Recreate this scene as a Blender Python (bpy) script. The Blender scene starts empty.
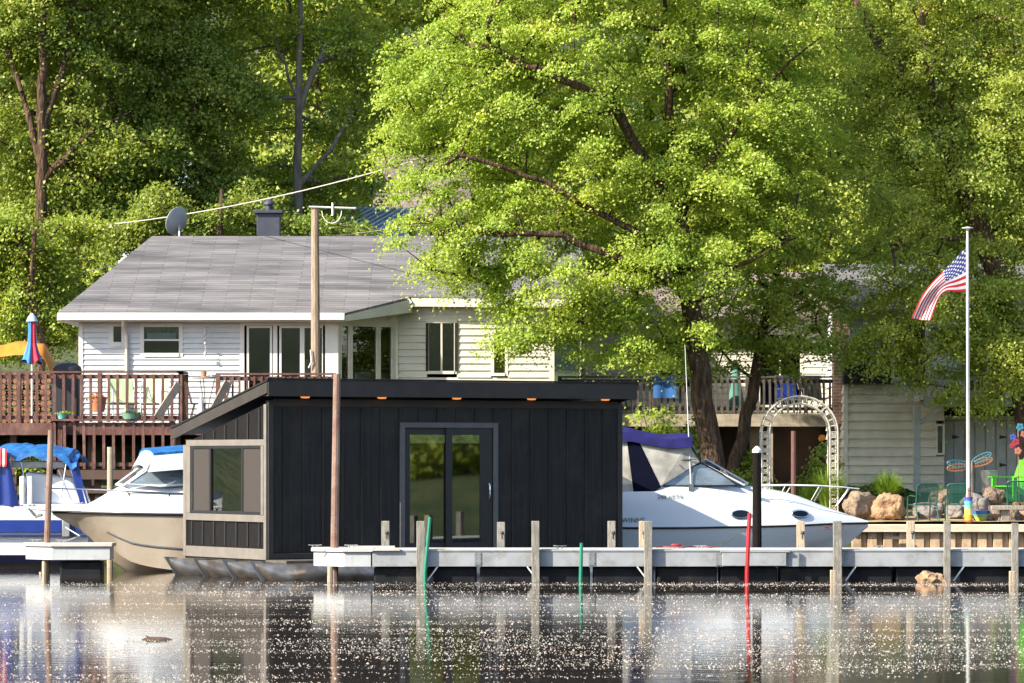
import bpy, bmesh, math, random
import numpy as np
from mathutils import Vector, Matrix, noise

R = math.radians
rnd = random.Random(7)
C = bpy.context.scene.collection
FPX, HOR, CAMH, CAMY = 3920.0, 456.0, 2.25, -70.0

def S(Y): return FPX / (Y - CAMY)
def X(px, Y): return (px - 512) / S(Y)
def Z(py, Y): return CAMH + (HOR - py) / S(Y)
def P(px, py, Y): return Vector((X(px, Y), Y, Z(py, Y)))
def lerp(a, b, t): return a + (b - a) * t
def sst(a, b, x):
    t = min(1, max(0, (x - a) / (b - a))); return t * t * (3 - 2 * t)

# ------------------------------------------------------------------ materials
MATS = {}
def nodes(m):
    m.use_nodes = True
    nt = m.node_tree; nt.nodes.clear()
    return nt, nt.nodes.new, nt.links.new

def mat(name, col, rough=.6, col2=None, scale=4, metal=0, bump=0, bscale=40, stretch=(1, 1, 1), spec=.5, detail=4, bdist=.02, lo=.35, hi=.65, emit=None, dirt=None, dscale=1.5):
    m = bpy.data.materials.new(name); MATS[name] = m
    nt, N, L = nodes(m)
    o = N('ShaderNodeOutputMaterial'); p = N('ShaderNodeBsdfPrincipled')
    L(p.outputs[0], o.inputs[0])
    p.inputs['Base Color'].default_value = (*col, 1)
    p.inputs['Roughness'].default_value = rough; p.inputs['Metallic'].default_value = metal
    p.inputs['Specular IOR Level'].default_value = spec
    tc = N('ShaderNodeTexCoord'); mp = N('ShaderNodeMapping'); mp.inputs['Scale'].default_value = stretch
    L(tc.outputs['Object'], mp.inputs[0])
    if col2 is None: col2 = tuple(c * .82 for c in col)
    n = N('ShaderNodeTexNoise'); n.inputs['Scale'].default_value = scale; n.inputs['Detail'].default_value = detail
    L(mp.outputs[0], n.inputs[0])
    r = N('ShaderNodeValToRGB'); r.color_ramp.elements[0].position = lo; r.color_ramp.elements[1].position = hi
    r.color_ramp.elements[0].color = (*col2, 1); r.color_ramp.elements[1].color = (*col, 1)
    L(n.outputs[0], r.inputs[0]); out = r.outputs[0]
    if dirt:
        n2 = N('ShaderNodeTexNoise'); n2.inputs['Scale'].default_value = dscale; n2.inputs['Detail'].default_value = 6
        n2.inputs['Roughness'].default_value = .7
        L(tc.outputs['Object'], n2.inputs[0])
        r2 = N('ShaderNodeValToRGB'); r2.color_ramp.elements[0].position = .5; r2.color_ramp.elements[1].position = .72
        L(n2.outputs[0], r2.inputs[0])
        mx = N('ShaderNodeMixRGB'); L(r2.outputs[0], mx.inputs[0]); L(out, mx.inputs[1]); mx.inputs[2].default_value = (*dirt, 1)
        out = mx.outputs[0]
    L(out, p.inputs['Base Color'])
    if bump:
        b = N('ShaderNodeTexNoise'); b.inputs['Scale'].default_value = bscale; b.inputs['Detail'].default_value = 5
        L(mp.outputs[0], b.inputs[0])
        bp = N('ShaderNodeBump'); bp.inputs['Strength'].default_value = bump; bp.inputs['Distance'].default_value = bdist
        L(b.outputs[0], bp.inputs['Height']); L(bp.outputs[0], p.inputs['Normal'])
    if emit:
        p.inputs['Emission Color'].default_value = (*emit[0], 1); p.inputs['Emission Strength'].default_value = emit[1]
    return m

def glass(name, tint=(.8, .85, .85), gl=1.0, haze=0, hazecol=(.7, .7, .68), fac=.12):
    m = bpy.data.materials.new(name); MATS[name] = m
    nt, N, L = nodes(m)
    o = N('ShaderNodeOutputMaterial'); t = N('ShaderNodeBsdfTransparent'); t.inputs[0].default_value = (*tint, 1)
    g = N('ShaderNodeBsdfGlossy'); g.inputs['Roughness'].default_value = .02
    lw = N('ShaderNodeFresnel'); lw.inputs[0].default_value = 1.5
    ad = N('ShaderNodeMath'); ad.operation = 'ADD'; ad.inputs[1].default_value = fac; ad.use_clamp = True
    L(lw.outputs[0], ad.inputs[0])
    base = t.outputs[0]
    if haze:
        d = N('ShaderNodeBsdfDiffuse'); d.inputs[0].default_value = (*hazecol, 1)
        mh = N('ShaderNodeMixShader')
        nn = N('ShaderNodeTexNoise'); nn.inputs['Scale'].default_value = 3; nn.inputs['Detail'].default_value = 3
        mm = N('ShaderNodeMath'); mm.operation = 'MULTIPLY'; mm.inputs[1].default_value = haze * 2
        L(nn.outputs[0], mm.inputs[0]); L(mm.outputs[0], mh.inputs[0])
        L(t.outputs[0], mh.inputs[1]); L(d.outputs[0], mh.inputs[2]); base = mh.outputs[0]
    mx = N('ShaderNodeMixShader'); L(ad.outputs[0], mx.inputs[0]); L(base, mx.inputs[1]); L(g.outputs[0], mx.inputs[2])
    L(mx.outputs[0], o.inputs[0])
    return m

def leafmat(name, c1, c2, trans=.45, gloss=.03, c3=None):
    m = bpy.data.materials.new(name); MATS[name] = m
    nt, N, L = nodes(m)
    o = N('ShaderNodeOutputMaterial'); g = N('ShaderNodeNewGeometry')
    r = N('ShaderNodeValToRGB'); r.color_ramp.elements[0].color = (*c1, 1); r.color_ramp.elements[1].color = (*c2, 1)
    if c3:
        e = r.color_ramp.elements.new(.93); e.color = (*c2, 1); r.color_ramp.elements[2].color = (*c3, 1)
    L(g.outputs['Random Per Island'], r.inputs[0])
    tc = N('ShaderNodeTexCoord'); n = N('ShaderNodeTexNoise'); n.inputs['Scale'].default_value = .55; n.inputs['Detail'].default_value = 3
    L(tc.outputs['Object'], n.inputs[0])
    r2 = N('ShaderNodeValToRGB'); r2.color_ramp.elements[0].position = .35; r2.color_ramp.elements[1].position = .68
    r2.color_ramp.elements[0].color = (.74, .84, .8, 1); r2.color_ramp.elements[1].color = (1.08, 1.04, .95, 1)
    L(n.outputs[0], r2.inputs[0])
    mu = N('ShaderNodeMixRGB'); mu.blend_type = 'MULTIPLY'; mu.inputs[0].default_value = 1
    L(r.outputs[0], mu.inputs[1]); L(r2.outputs[0], mu.inputs[2])
    d = N('ShaderNodeBsdfDiffuse'); t = N('ShaderNodeBsdfTranslucent'); L(mu.outputs[0], d.inputs[0])
    tm = N('ShaderNodeMixRGB'); tm.blend_type = 'MULTIPLY'; tm.inputs[0].default_value = 1; tm.inputs[2].default_value = (1.25, 1.15, .6, 1)
    L(mu.outputs[0], tm.inputs[1]); L(tm.outputs[0], t.inputs[0])
    a = N('ShaderNodeMixShader'); a.inputs[0].default_value = trans; L(d.outputs[0], a.inputs[1]); L(t.outputs[0], a.inputs[2])
    gl = N('ShaderNodeBsdfGlossy'); gl.inputs['Roughness'].default_value = .5; gl.inputs[0].default_value = (.8, .8, .5, 1)
    b = N('ShaderNodeMixShader'); b.inputs[0].default_value = gloss; L(a.outputs[0], b.inputs[1]); L(gl.outputs[0], b.inputs[2])
    L(b.outputs[0], o.inputs[0])
    return m

def brickmat(name, c1, c2, mortar, sx, sy, rough=.85, msize=.02, streak=None, rotx=False):
    m = bpy.data.materials.new(name); MATS[name] = m
    nt, N, L = nodes(m)
    o = N('ShaderNodeOutputMaterial'); p = N('ShaderNodeBsdfPrincipled'); p.inputs['Roughness'].default_value = rough
    tc = N('ShaderNodeTexCoord'); mp = N('ShaderNodeMapping')
    if rotx: mp.inputs['Rotation'].default_value = (R(90), 0, 0)
    br = N('ShaderNodeTexBrick'); br.inputs['Scale'].default_value = 1
    br.inputs['Brick Width'].default_value = sx; br.inputs['Row Height'].default_value = sy
    br.inputs['Mortar Size'].default_value = msize; br.inputs['Color1'].default_value = (*c1, 1)
    br.inputs['Color2'].default_value = (*c2, 1); br.inputs['Mortar'].default_value = (*mortar, 1)
    L(tc.outputs['UV'], br.inputs[0]); out = br.outputs[0]
    n = N('ShaderNodeTexNoise'); n.inputs['Scale'].default_value = 1.1; n.inputs['Detail'].default_value = 7; n.inputs['Roughness'].default_value = .65
    m2 = N('ShaderNodeMapping'); m2.inputs['Scale'].default_value = streak or (1, 1, 1); m2.inputs['Rotation'].default_value = (0, 0, R(35 if streak else 0))
    L(tc.outputs['UV'], m2.inputs[0]); L(m2.outputs[0], n.inputs[0])
    r = N('ShaderNodeValToRGB'); r.color_ramp.elements[0].position = .3; r.color_ramp.elements[1].position = .7
    r.color_ramp.elements[0].color = (.52, .52, .54, 1); r.color_ramp.elements[1].color = (1.7, 1.66, 1.62, 1)
    L(n.outputs[0], r.inputs[0])
    mu = N('ShaderNodeMixRGB'); mu.blend_type = 'MULTIPLY'; mu.inputs[0].default_value = 1
    L(out, mu.inputs[1]); L(r.outputs[0], mu.inputs[2]); L(mu.outputs[0], p.inputs[0])
    bp = N('ShaderNodeBump'); bp.inputs['Strength'].default_value = .5; bp.inputs['Distance'].default_value = .01
    L(br.outputs['Fac'], bp.inputs['Height']); bp.invert = True; L(bp.outputs[0], p.inputs['Normal'])
    L(p.outputs[0], o.inputs[0])
    return m

mat('white_siding', (.62, .64, .65), .55, (.55, .57, .58), 2, bump=.05)
mat('cream_siding', (.60, .57, .49), .6, (.53, .5, .43), 2, bump=.05)
mat('tan_shingle', (.66, .61, .50), .8, (.56, .52, .42), 3, bump=.2)
mat('white_trim', (.66, .65, .62), .5, (.66, .65, .62), 3)
mat('cream_trim', (.70, .66, .56), .5, (.62, .58, .5), 3)
mat('charcoal_board', (.023, .0215, .021), .6, (.013, .012, .0115), 3, bump=.35, bscale=30, stretch=(6, 6, .35), dirt=(.036, .033, .030), dscale=.9, spec=.25)
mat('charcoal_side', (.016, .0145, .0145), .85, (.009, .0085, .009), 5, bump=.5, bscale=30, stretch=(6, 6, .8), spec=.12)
mat('cabin_trim_sunlit', (.185, .165, .142), .6, (.15, .135, .118), 4, bump=.1)  # the front's grey trim, with the left side's sunlight put into its colour
mat('cabin_trim_front', (.055, .05, .046), .6, (.045, .041, .038), 4, spec=.12)
mat('roof_metal', (.026, .025, .025), .5, (.02, .019, .019), 3, spec=.12)
mat('soffit', (.10, .045, .035), .7)
mat('amber_lamp', (.8, .35, .12), .5, emit=((1, .33, .08), .45))
mat('door_grey', (.105, .102, .105), .6)
mat('black', (.012, .012, .014), .5)
mat('black_gloss', (.01, .01, .012), .2)
mat('screen_mesh', (.045, .036, .031), .8, (.034, .028, .025), 60)
mat('alu_dull', (.42, .40, .38), .32, (.28, .25, .22), 5, metal=.75, bump=.15, bscale=6, dirt=(.2, .13, .08), dscale=2)
mat('dock_white', (.46, .48, .50), .55, (.40, .42, .44), 3, dirt=(.28, .27, .24), dscale=2.5)
mat('dock_deck', (.50, .48, .44), .7, (.42, .40, .36), 5)
mat('dock_fascia', (.32, .335, .36), .6, (.26, .275, .295), 3, dirt=(.17, .17, .145), dscale=2.5)
mat('float_black', (.010, .011, .014), .6, (.016, .018, .022), 4, dirt=(.035, .035, .03), spec=.12)
mat('grey_post', (.30, .28, .245), .9, (.17, .16, .14), 9, bump=.6, bscale=22, stretch=(5, 5, .6), dirt=(.14, .14, .11), dscale=3)
mat('tan_post', (.46, .38, .27), .9, (.30, .24, .17), 8, bump=.5, bscale=22, stretch=(5, 5, .6))
mat('pole_wood', (.36, .27, .20), .9, (.22, .16, .12), 7, bump=.5, bscale=22, stretch=(5, 5, .5))
mat('rust', (.17, .085, .06), .8, (.26, .18, .14), 3, bump=.4, bscale=25, dirt=(.30, .24, .2), dscale=2)
mat('dark_pile', (.012, .0085, .008), .9, (.008, .006, .006), 5, bump=.4, spec=.12)
mat('brown_pipe', (.16, .065, .05), .7, (.11, .05, .04), 5)
mat('green_paint', (.01, .22, .13), .4)
mat('hose_red', (.20, .02, .03), .6)
mat('towel_blue', (.03, .12, .36), .9)
mat('umb_teal', (.08, .24, .20), .8)
mat('red_paint', (.55, .015, .02), .4)
mat('deck_wood', (.135, .052, .038), .65, (.075, .03, .024), 6, bump=.3, bscale=20, stretch=(3, 3, 1), dirt=(.22, .12, .09), dscale=2)
mat('pale_wood', (.34, .27, .22), .85, (.25, .2, .16), 6, bump=.3)
mat('beam_wood', (.42, .35, .26), .85, (.28, .24, .19), 3, bump=.3, stretch=(.6, 3, 3), dirt=(.15, .13, .11), dscale=2)
mat('grey_wood', (.11, .09, .08), .9, (.065, .055, .05), 5, bump=.4)
mat('bulkhead_wood', (.56, .42, .27), .9, (.36, .25, .15), 5, bump=.5, stretch=(3, 3, .6), dirt=(.2, .14, .09))
mat('bulkhead_cap', (.66, .56, .43), .85, (.52, .43, .32), 4, bump=.3, stretch=(.5, 3, 3))
mat('gelcoat_white', (.74, .76, .78), .22, (.70, .72, .745), 1)
mat('gelcoat_blue', (.68, .71, .74), .22, (.64, .67, .70), 1)
mat('gelcoat_tan', (.42, .36, .29), .28, (.38, .33, .265), 1.5, dirt=(.32, .25, .18), dscale=1)
mat('hull_grey', (.78, .79, .80), .25, (.74, .75, .76), 1)
mat('navy_canvas', (.003, .004, .018), .9, (.002, .003, .012), 6, bump=.3, bscale=14, spec=.12)
mat('purple_canvas', (.022, .022, .12), .8, (.015, .016, .085), 5, bump=.4, bscale=10, spec=.12)
mat('blue_tarp', (.015, .15, .42), .5, (.01, .08, .26), 6, bump=.8, bscale=9)
mat('blue_stripe', (.012, .035, .22), .3)
mat('chrome', (.75, .75, .76), .2, metal=1)
mat('white_metal', (.72, .71, .69), .4)
mat('galv', (.34, .35, .35), .45, (.27, .28, .28), 8, metal=.6)
mat('dish_grey', (.30, .32, .36), .5, (.26, .28, .31), 4)
mat('chimney_dark', (.035, .04, .065), .6, (.05, .055, .08), 5)
mat('teal_pot', (.16, .45, .38), .5)
mat('green_pot', (.22, .40, .28), .6)
mat('yellow_flower', (.75, .33, .02), .6, (.6, .2, .02), 20)
mat('umb_blue', (.05, .22, .62), .8)
mat('umb_red', (.62, .03, .07), .8)
mat('umb_top', (.42, .62, .80), .7)
mat('orange_cover', (.62, .24, .02), .6, (.5, .16, .015), 4, bump=.4, bscale=8)
mat('log', (.34, .17, .08), .9, (.15, .08, .05), 9)
mat('grill_cover', (.02, .022, .03), .7)
mat('pale_green', (.50, .60, .36), .7)
mat('arbor_white', (.56, .52, .44), .6, (.4, .37, .3), 8)
mat('chair_green', (.012, .10, .075), .45)
mat('lime_plastic', (.10, .52, .02), .35)
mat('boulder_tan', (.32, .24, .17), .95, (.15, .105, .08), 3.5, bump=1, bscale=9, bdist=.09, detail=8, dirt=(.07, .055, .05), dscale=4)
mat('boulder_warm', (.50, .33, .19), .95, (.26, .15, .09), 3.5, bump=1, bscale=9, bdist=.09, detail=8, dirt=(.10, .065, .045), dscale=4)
mat('boulder_grey', (.24, .215, .20), .9, (.2, .18, .17), 3, bump=1, bscale=9, bdist=.09, detail=8)
mat('bark', (.135, .085, .055), .95, (.040, .028, .021), 9, bump=1, bscale=11, bdist=.09, stretch=(2, 2, .35), spec=.1)
mat('bark_red', (.22, .13, .095), .95, (.08, .05, .04), 8, bump=1, bscale=11, bdist=.08, spec=.1, stretch=(2, 2, .4))
mat('bark_grey', (.17, .15, .125), .95, (.09, .075, .065), 6, bump=.8, bscale=16, stretch=(2, 2, .4))
mat('shed_door', (.46, .47, .43), .7, (.38, .39, .36), 4, bump=.2)
mat('shed_frame', (.36, .38, .35), .7, (.3, .32, .3), 4)
mat('underdeck', (.11, .065, .05), .9, (.07, .045, .035), 2)
mat('brick_red', (.26, .13, .10), .9, (.2, .1, .08), 14)
mat('flag_red', (.60, .015, .035), .75)
mat('flag_white', (.80, .78, .76), .75)
mat('flag_blue', (.03, .045, .22), .75)
mat('sign_white', (.7, .72, .7), .6)
mat('curtain', (.30, .36, .28), .9, (.22, .28, .2), 12, stretch=(4, 4, .3))
mat('terracotta', (.48, .2, .09), .8)
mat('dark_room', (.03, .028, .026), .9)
mat('cabin_wood', (.12, .075, .05), .7, (.09, .055, .04), 4, stretch=(.5, 3, 3))
mat('wire', (.50, .46, .40), .6)
mat('wire_dark', (.10, .09, .08), .6)
mat('rope', (.50, .44, .22), .8)
mat('rope_white', (.65, .63, .6), .8)
mat('lettering', (.10, .11, .13), .5)
mat('lettering_red', (.5, .06, .06), .5)
leafmat('glint_mix', (.20, .17, .16), (.74, .64, .60), .1, gloss=.05)  # glint brightness put into random pale tones
mat('glint_pale', (.52, .47, .42), .9)  # plain pale tone for the painted glints, unused
mat('petal_blue', (.04, .2, .28), .5)
mat('petal_red', (.3, .03, .05), .5)
mat('petal_pink', (.42, .15, .1), .5)
mat('petal_navy', (.05, .08, .38), .5)
mat('wing_teal', (.08, .22, .27), .4)
mat('wing_orange', (.35, .15, .07), .4)
mat('solar_blue', (.04, .12, .30), .25, (.03, .09, .22), 3)
mat('solar_pale', (.35, .42, .50), .4)
mat('cushion', (.55, .56, .58), .8)
mat('driftwood', (.10, .065, .045), .9)
glass('window_glass', (.75, .8, .8), fac=.06)
glass('door_glass', (.6, .66, .66), fac=.16)
glass('boat_glass', (.62, .72, .78), fac=.05, haze=.22, hazecol=(.55, .66, .74))
glass('vinyl', (.80, .78, .72), fac=.05, haze=.55, hazecol=(.75, .72, .66))
glass('porthole_glass', (.03, .03, .04), fac=.02)
leafmat('leaf_bright', (.27, .38, .045), (.46, .57, .085), .52, gloss=.05, c3=(.60, .65, .14))
leafmat('leaf_mid', (.24, .32, .05), (.42, .49, .08), .52, gloss=.05, c3=(.52, .54, .12))
leafmat('leaf_dark', (.17, .25, .045), (.33, .39, .07), .5, gloss=.05, c3=(.42, .42, .09))
leafmat('leaf_right', (.25, .33, .05), (.45, .52, .09), .52, gloss=.05, c3=(.55, .57, .14))
leafmat('leaf_far', (.26, .33, .06), (.44, .49, .10), .52)
leafmat('leaf_shrub', (.12, .20, .02), (.34, .40, .04), .45)
leafmat('blade_green', (.12, .24, .025), (.34, .46, .07), .4)
leafmat('leaf_hosta', (.03, .06, .018), (.10, .15, .04), .3)
leafmat('petal_flower', (.6, .12, .02), (.75, .3, .05), .2)
brickmat('shingles', (.105, .101, .106), (.145, .14, .145), (.075, .072, .076), 1.1, .15, msize=.010, streak=(.35, 1.6, 1))
brickmat('shingles_brown', (.15, .115, .10), (.20, .16, .14), (.09, .07, .06), .6, .2, msize=.02)
brickmat('red_brick', (.30, .14, .10), (.36, .2, .15), (.4, .36, .32), .22, .075, msize=.01)

# ------------------------------------------------------------------ mesh building
class MB:
    def __init__(s): s.v = []; s.f = []; s.m = []; s.uv = None
    def add(s, vs, fs, mi=0):
        n = len(s.v); s.v += [tuple(v) for v in vs]; s.f += [tuple(i + n for i in f) for f in fs]; s.m += [mi] * len(fs); return s
    def obox(s, c, a, b, d, mi=0):
        c, a, b, d = map(Vector, (c, a, b, d))
        vs = [c + i * a + j * b + k * d for k in (-1, 1) for j in (-1, 1) for i in (-1, 1)]
        fs = [(0, 2, 3, 1), (4, 5, 7, 6), (0, 1, 5, 4), (2, 6, 7, 3), (0, 4, 6, 2), (1, 3, 7, 5)]
        if a.cross(b).dot(d) < 0: fs = [f[::-1] for f in fs]
        return s.add(vs, fs, mi)
    def box(s, x0, x1, y0, y1, z0, z1, mi=0):
        return s.obox(((x0 + x1) / 2, (y0 + y1) / 2, (z0 + z1) / 2), ((x1 - x0) / 2, 0, 0), (0, (y1 - y0) / 2, 0), (0, 0, (z1 - z0) / 2), mi)
    def bar(s, p, q, w, h, up=(0, 0, 1), mi=0):
        p, q, up = Vector(p), Vector(q), Vector(up); d = q - p
        a = d.cross(up)
        if a.length < 1e-6: a = d.cross(Vector((1, 0, 0)))
        a.normalize(); b = a.cross(d).normalized()
        return s.obox((p + q) / 2, d / 2, a * w / 2, b * h / 2, mi)
    def tube(s, pts, r, n=8, mi=0, caps=True, closed=False):
        pts = [Vector(p) for p in pts]; k = len(pts)
        rs = r if isinstance(r, (list, tuple)) else [r] * k
        t0 = (pts[1] - pts[0]).normalized()
        up = Vector((0, 0, 1)) if abs(t0.z) < .9 else Vector((1, 0, 0))
        a = t0.cross(up).normalized(); vs = []
        for i, p in enumerate(pts):
            if closed: t = (pts[(i + 1) % k] - pts[i - 1])
            else: t = pts[min(i + 1, k - 1)] - pts[max(i - 1, 0)]
            t.normalize(); a = (a - a.dot(t) * t).normalized(); b = t.cross(a)
            for j in range(n):
                an = 2 * math.pi * j / n
                vs.append(p + rs[i] * (math.cos(an) * a + math.sin(an) * b))
        fs = []
        for i in range(k if closed else k - 1):
            i2 = (i + 1) % k
            for j in range(n):
                j2 = (j + 1) % n
                fs.append((i * n + j, i * n + j2, i2 * n + j2, i2 * n + j))
        if caps and not closed:
            fs.append(tuple(range(n))[::-1]); fs.append(tuple((k - 1) * n + j for j in range(n)))
        return s.add(vs, fs, mi)
    def lathe(s, prof, c=(0, 0, 0), n=16, mi=0, ax=None):
        c = Vector(c); vs = []; k = len(prof)
        for r, z in prof:
            for j in range(n):
                an = 2 * math.pi * j / n
                vs.append(c + Vector((r * math.cos(an), r * math.sin(an), z)))
        fs = [(i * n + j, i * n + (j + 1) % n, (i + 1) * n + (j + 1) % n, (i + 1) * n + j) for i in range(k - 1) for j in range(n)]
        fs.append(tuple(range(n))[::-1]); fs.append(tuple((k - 1) * n + j for j in range(n)))
        return s.add(vs, fs, mi)
    def prism(s, poly, ext, mi=0):
        poly = [Vector(p) for p in poly]; e = Vector(ext); n = len(poly)
        nrm = Vector((0, 0, 0))
        for i in range(n): nrm += poly[i].cross(poly[(i + 1) % n])
        if nrm.dot(e) > 0: poly = poly[::-1]
        vs = poly + [p + e for p in poly]
        fs = [tuple(range(n)), tuple(range(2 * n - 1, n - 1, -1))] + [(i, i + n, (i + 1) % n + n, (i + 1) % n) for i in range(n)]
        return s.add(vs, fs, mi)
    def grid(s, fn, nu, nv, mi=0, flip=False):
        vs = [fn(i / nu, j / nv) for j in range(nv + 1) for i in range(nu + 1)]
        fs = []
        for j in range(nv):
            for i in range(nu):
                a = j * (nu + 1) + i
                f = (a, a + 1, a + nu + 2, a + nu + 1)
                fs.append(f[::-1] if flip else f)
        return s.add(vs, fs, mi)
    def sheet(s, fn, nu, nv, t, mi=0):
        """a cloth or panel of real thickness t (vector)"""
        t = Vector(t); n0 = len(s.v)
        s.grid(fn, nu, nv, mi); s.grid(lambda u, v: Vector(fn(u, v)) + t, nu, nv, mi, True)
        W = nu + 1; M = W * (nv + 1)
        rim = [i for i in range(W)] + [j * W + nu for j in range(1, nv + 1)] + [nv * W + i for i in range(nu - 1, -1, -1)] + [j * W for j in range(nv - 1, 0, -1)]
        for a, b in zip(rim, rim[1:] + rim[:1]):
            s.f.append((n0 + b, n0 + a, n0 + a + M, n0 + b + M)); s.m.append(mi)
        return s
    def blob(s, c, r, seed=0, amp=.25, sub=3, mi=0):
        bm = bmesh.new(); bmesh.ops.create_icosphere(bm, subdivisions=sub, radius=1)
        c = Vector(c); vs = []
        off = Vector((seed * 3.7, seed * 1.3, 0))
        for v in bm.verts:
            q = v.co.copy()
            d = 1 + amp * noise.noise(q * 1.3 + off) + amp * .5 * noise.noise(q * 3 + off) + (amp * .35 * noise.noise(q * 7 + off) - amp * .25 * abs(noise.noise(q * 4 + off * 2)) if sub > 2 else 0)
            q = Vector([math.copysign(abs(x) ** .8, x) for x in q]) * d
            vs.append(c + Vector((q.x * r[0], q.y * r[1], q.z * r[2])))
        s.add(vs, [[v.index for v in f.verts] for f in bm.faces], mi); bm.free(); return s
    def lap(s, o, u, n, w, z0, z1, opens=(), pitch=.125, t=.022, mi=0):
        """clapboards: each course a thin wedge, cut round the openings"""
        o, u, n = Vector(o), Vector(u).normalized(), Vector(n).normalized()
        k = max(1, round((z1 - z0) / pitch)); h = (z1 - z0) / k
        for i in range(k):
            a, b = z0 + i * h, z0 + (i + 1) * h
            segs = [(0, w)]
            for (p, q, c, d) in opens:
                if c < (a + b) / 2 < d:
                    ns = []
                    for (x, y) in segs:
                        if q <= x or p >= y: ns.append((x, y)); continue
                        if p > x: ns.append((x, p))
                        if q < y: ns.append((q, y))
                    segs = ns
            for (x, y) in segs:
                zz = Vector((0, 0, 1))
                A, B = o + u * x, o + u * y
                vs = [A + zz * a + n * t * 1.6, B + zz * a + n * t * 1.6, B + zz * b + n * .003, A + zz * b + n * .003,
                      A + zz * a - n * .02, B + zz * a - n * .02, B + zz * b - n * .02, A + zz * b - n * .02]
                fs = [(0, 1, 2, 3), (5, 4, 7, 6), (4, 5, 1, 0), (3, 2, 6, 7), (4, 0, 3, 7), (1, 5, 6, 2)]
                if u.cross(zz).dot(n) < 0: fs = [f[::-1] for f in fs]
                s.add(vs, fs, mi)
        return s

WORLD = {}
def root_of(o):
    while o.parent: o = o.parent
    return o
def link(name, me, mats_):
    o = bpy.data.objects.new(name, me); C.objects.link(o)
    for m in (mats_ if isinstance(mats_, (list, tuple)) else [mats_]):
        me.materials.append(MATS[m] if isinstance(m, str) else m)
    return o
def build(name, mb, m, parent=None, bev=0, sharp=32, label=None, loc=None, uv=None):
    me = bpy.data.meshes.new(name)
    vs = mb.v
    if parent is not None:
        off = WORLD.get(root_of(parent).name)
        if off is not None: vs = [(v[0] - off[0], v[1] - off[1], v[2] - off[2]) for v in vs]
    elif loc is not None:
        vs = [(v[0] - loc[0], v[1] - loc[1], v[2] - loc[2]) for v in vs]
    me.from_pydata(vs, [], mb.f)
    me.polygons.foreach_set('material_index', mb.m)
    me.polygons.foreach_set('use_smooth', [True] * len(mb.f))
    me.update()
    if sharp is not None: me.set_sharp_from_angle(angle=R(sharp))
    if uv:
        lay = me.uv_layers.new(name='UVMap')
        for lp in me.loops:
            lay.data[lp.index].uv = uv(Vector(mb.v[lp.vertex_index]))
    o = link(name, me, m)
    if parent is not None: o.parent = parent
    elif loc is not None: o.location = loc
    if bev:
        b = o.modifiers.new('bevel', 'BEVEL'); b.width = bev; b.segments = 2; b.limit_method = 'ANGLE'; b.angle_limit = R(40)
    if label: o['label'] = label
    return o
def tag(o, label, cat, group=None, kind=None):
    o['label'] = label; o['category'] = cat
    if group: o['group'] = group
    if kind: o['kind'] = kind
    return o
def thing(name, label, cat, loc=(0, 0, 0), rz=0, group=None, world=True):
    o = bpy.data.objects.new(name, None); C.objects.link(o); o.location = loc; o.rotation_euler = (0, 0, rz)
    o.empty_display_size = .2
    tag(o, label, cat, group)
    if world: WORLD[o.name] = Vector(loc)
    return o
def single(name, mb, m, label, cat, loc, group=None, **k):
    return tag(build(name, mb, m, None, loc=loc, **k), label, cat, group)
def copy_tree(o, parent=None, loc=None, rz=None, label=None):
    c = o.copy(); C.objects.link(c); c.parent = parent
    if loc is not None: c.location = loc
    if rz is not None: c.rotation_euler = (0, 0, rz)
    if label: c['label'] = label
    for ch in [x for x in bpy.data.objects if x.parent == o]: copy_tree(ch, c)
    return c
def struct(o): o['kind'] = 'structure'; return o
def text_mesh(name, s, size, m, parent, origin, xdir, zdir=(0, 0, 1), ext=.002):
    cu = bpy.data.curves.new(name, 'FONT'); cu.body = s; cu.size = size; cu.extrude = ext; cu.resolution_u = 2
    t = bpy.data.objects.new(name, cu); C.objects.link(t)
    dg = bpy.context.evaluated_depsgraph_get(); me = bpy.data.meshes.new_from_object(t.evaluated_get(dg))
    C.objects.unlink(t); bpy.data.objects.remove(t)
    x = Vector(xdir).normalized(); z = Vector(zdir).normalized(); y = z
    nrm = x.cross(y)
    M = Matrix((x, y, nrm)).transposed().to_4x4(); M.translation = Vector(origin)
    me.transform(M); me.materials.clear()
    o = link(name, me, m); o.parent = parent
    return o

# window helper: frame as a part, panes as sub-parts; all in a (origin, u, n) frame
def window(th, o, u, n, u0, u1, z0, z1, cols=1, rows=1, fw=.07, m='white_trim', gm='window_glass', depth=.05, bar_w=.04, name='window', label=None, proud=.035):
    o, u, n = Vector(o), Vector(u).normalized(), Vector(n).normalized(); zz = Vector((0, 0, 1))
    mb = MB()
    def bx(a, b, c, d, p=proud, q=-depth):
        mb.obox(o + u * (a + b) / 2 + zz * (c + d) / 2 + n * (p + q) / 2, u * (b - a) / 2, n * (p - q) / 2, zz * (d - c) / 2)
    bx(u0 - fw, u0, z0 - fw, z1 + fw); bx(u1, u1 + fw, z0 - fw, z1 + fw)
    bx(u0, u1, z1, z1 + fw, proud - .002); bx(u0, u1, z0 - fw, z0, proud + .02)
    for i in range(1, cols):
        x = lerp(u0, u1, i / cols); bx(x - bar_w / 2, x + bar_w / 2, z0, z1, proud - .012)
    for i in range(1, rows):
        z = lerp(z0, z1, i / rows); bx(u0, u1, z - bar_w / 2, z + bar_w / 2, proud - .014)
    w = build(name, mb, m, th, label=label)
    g = MB()
    g.obox(o + u * (u0 + u1) / 2 + zz * (z0 + z1) / 2 + n * -.01, u * (u1 - u0) / 2, n * .003, zz * (z1 - z0) / 2)
    build('pane', g, gm, w)
    return w

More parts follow.
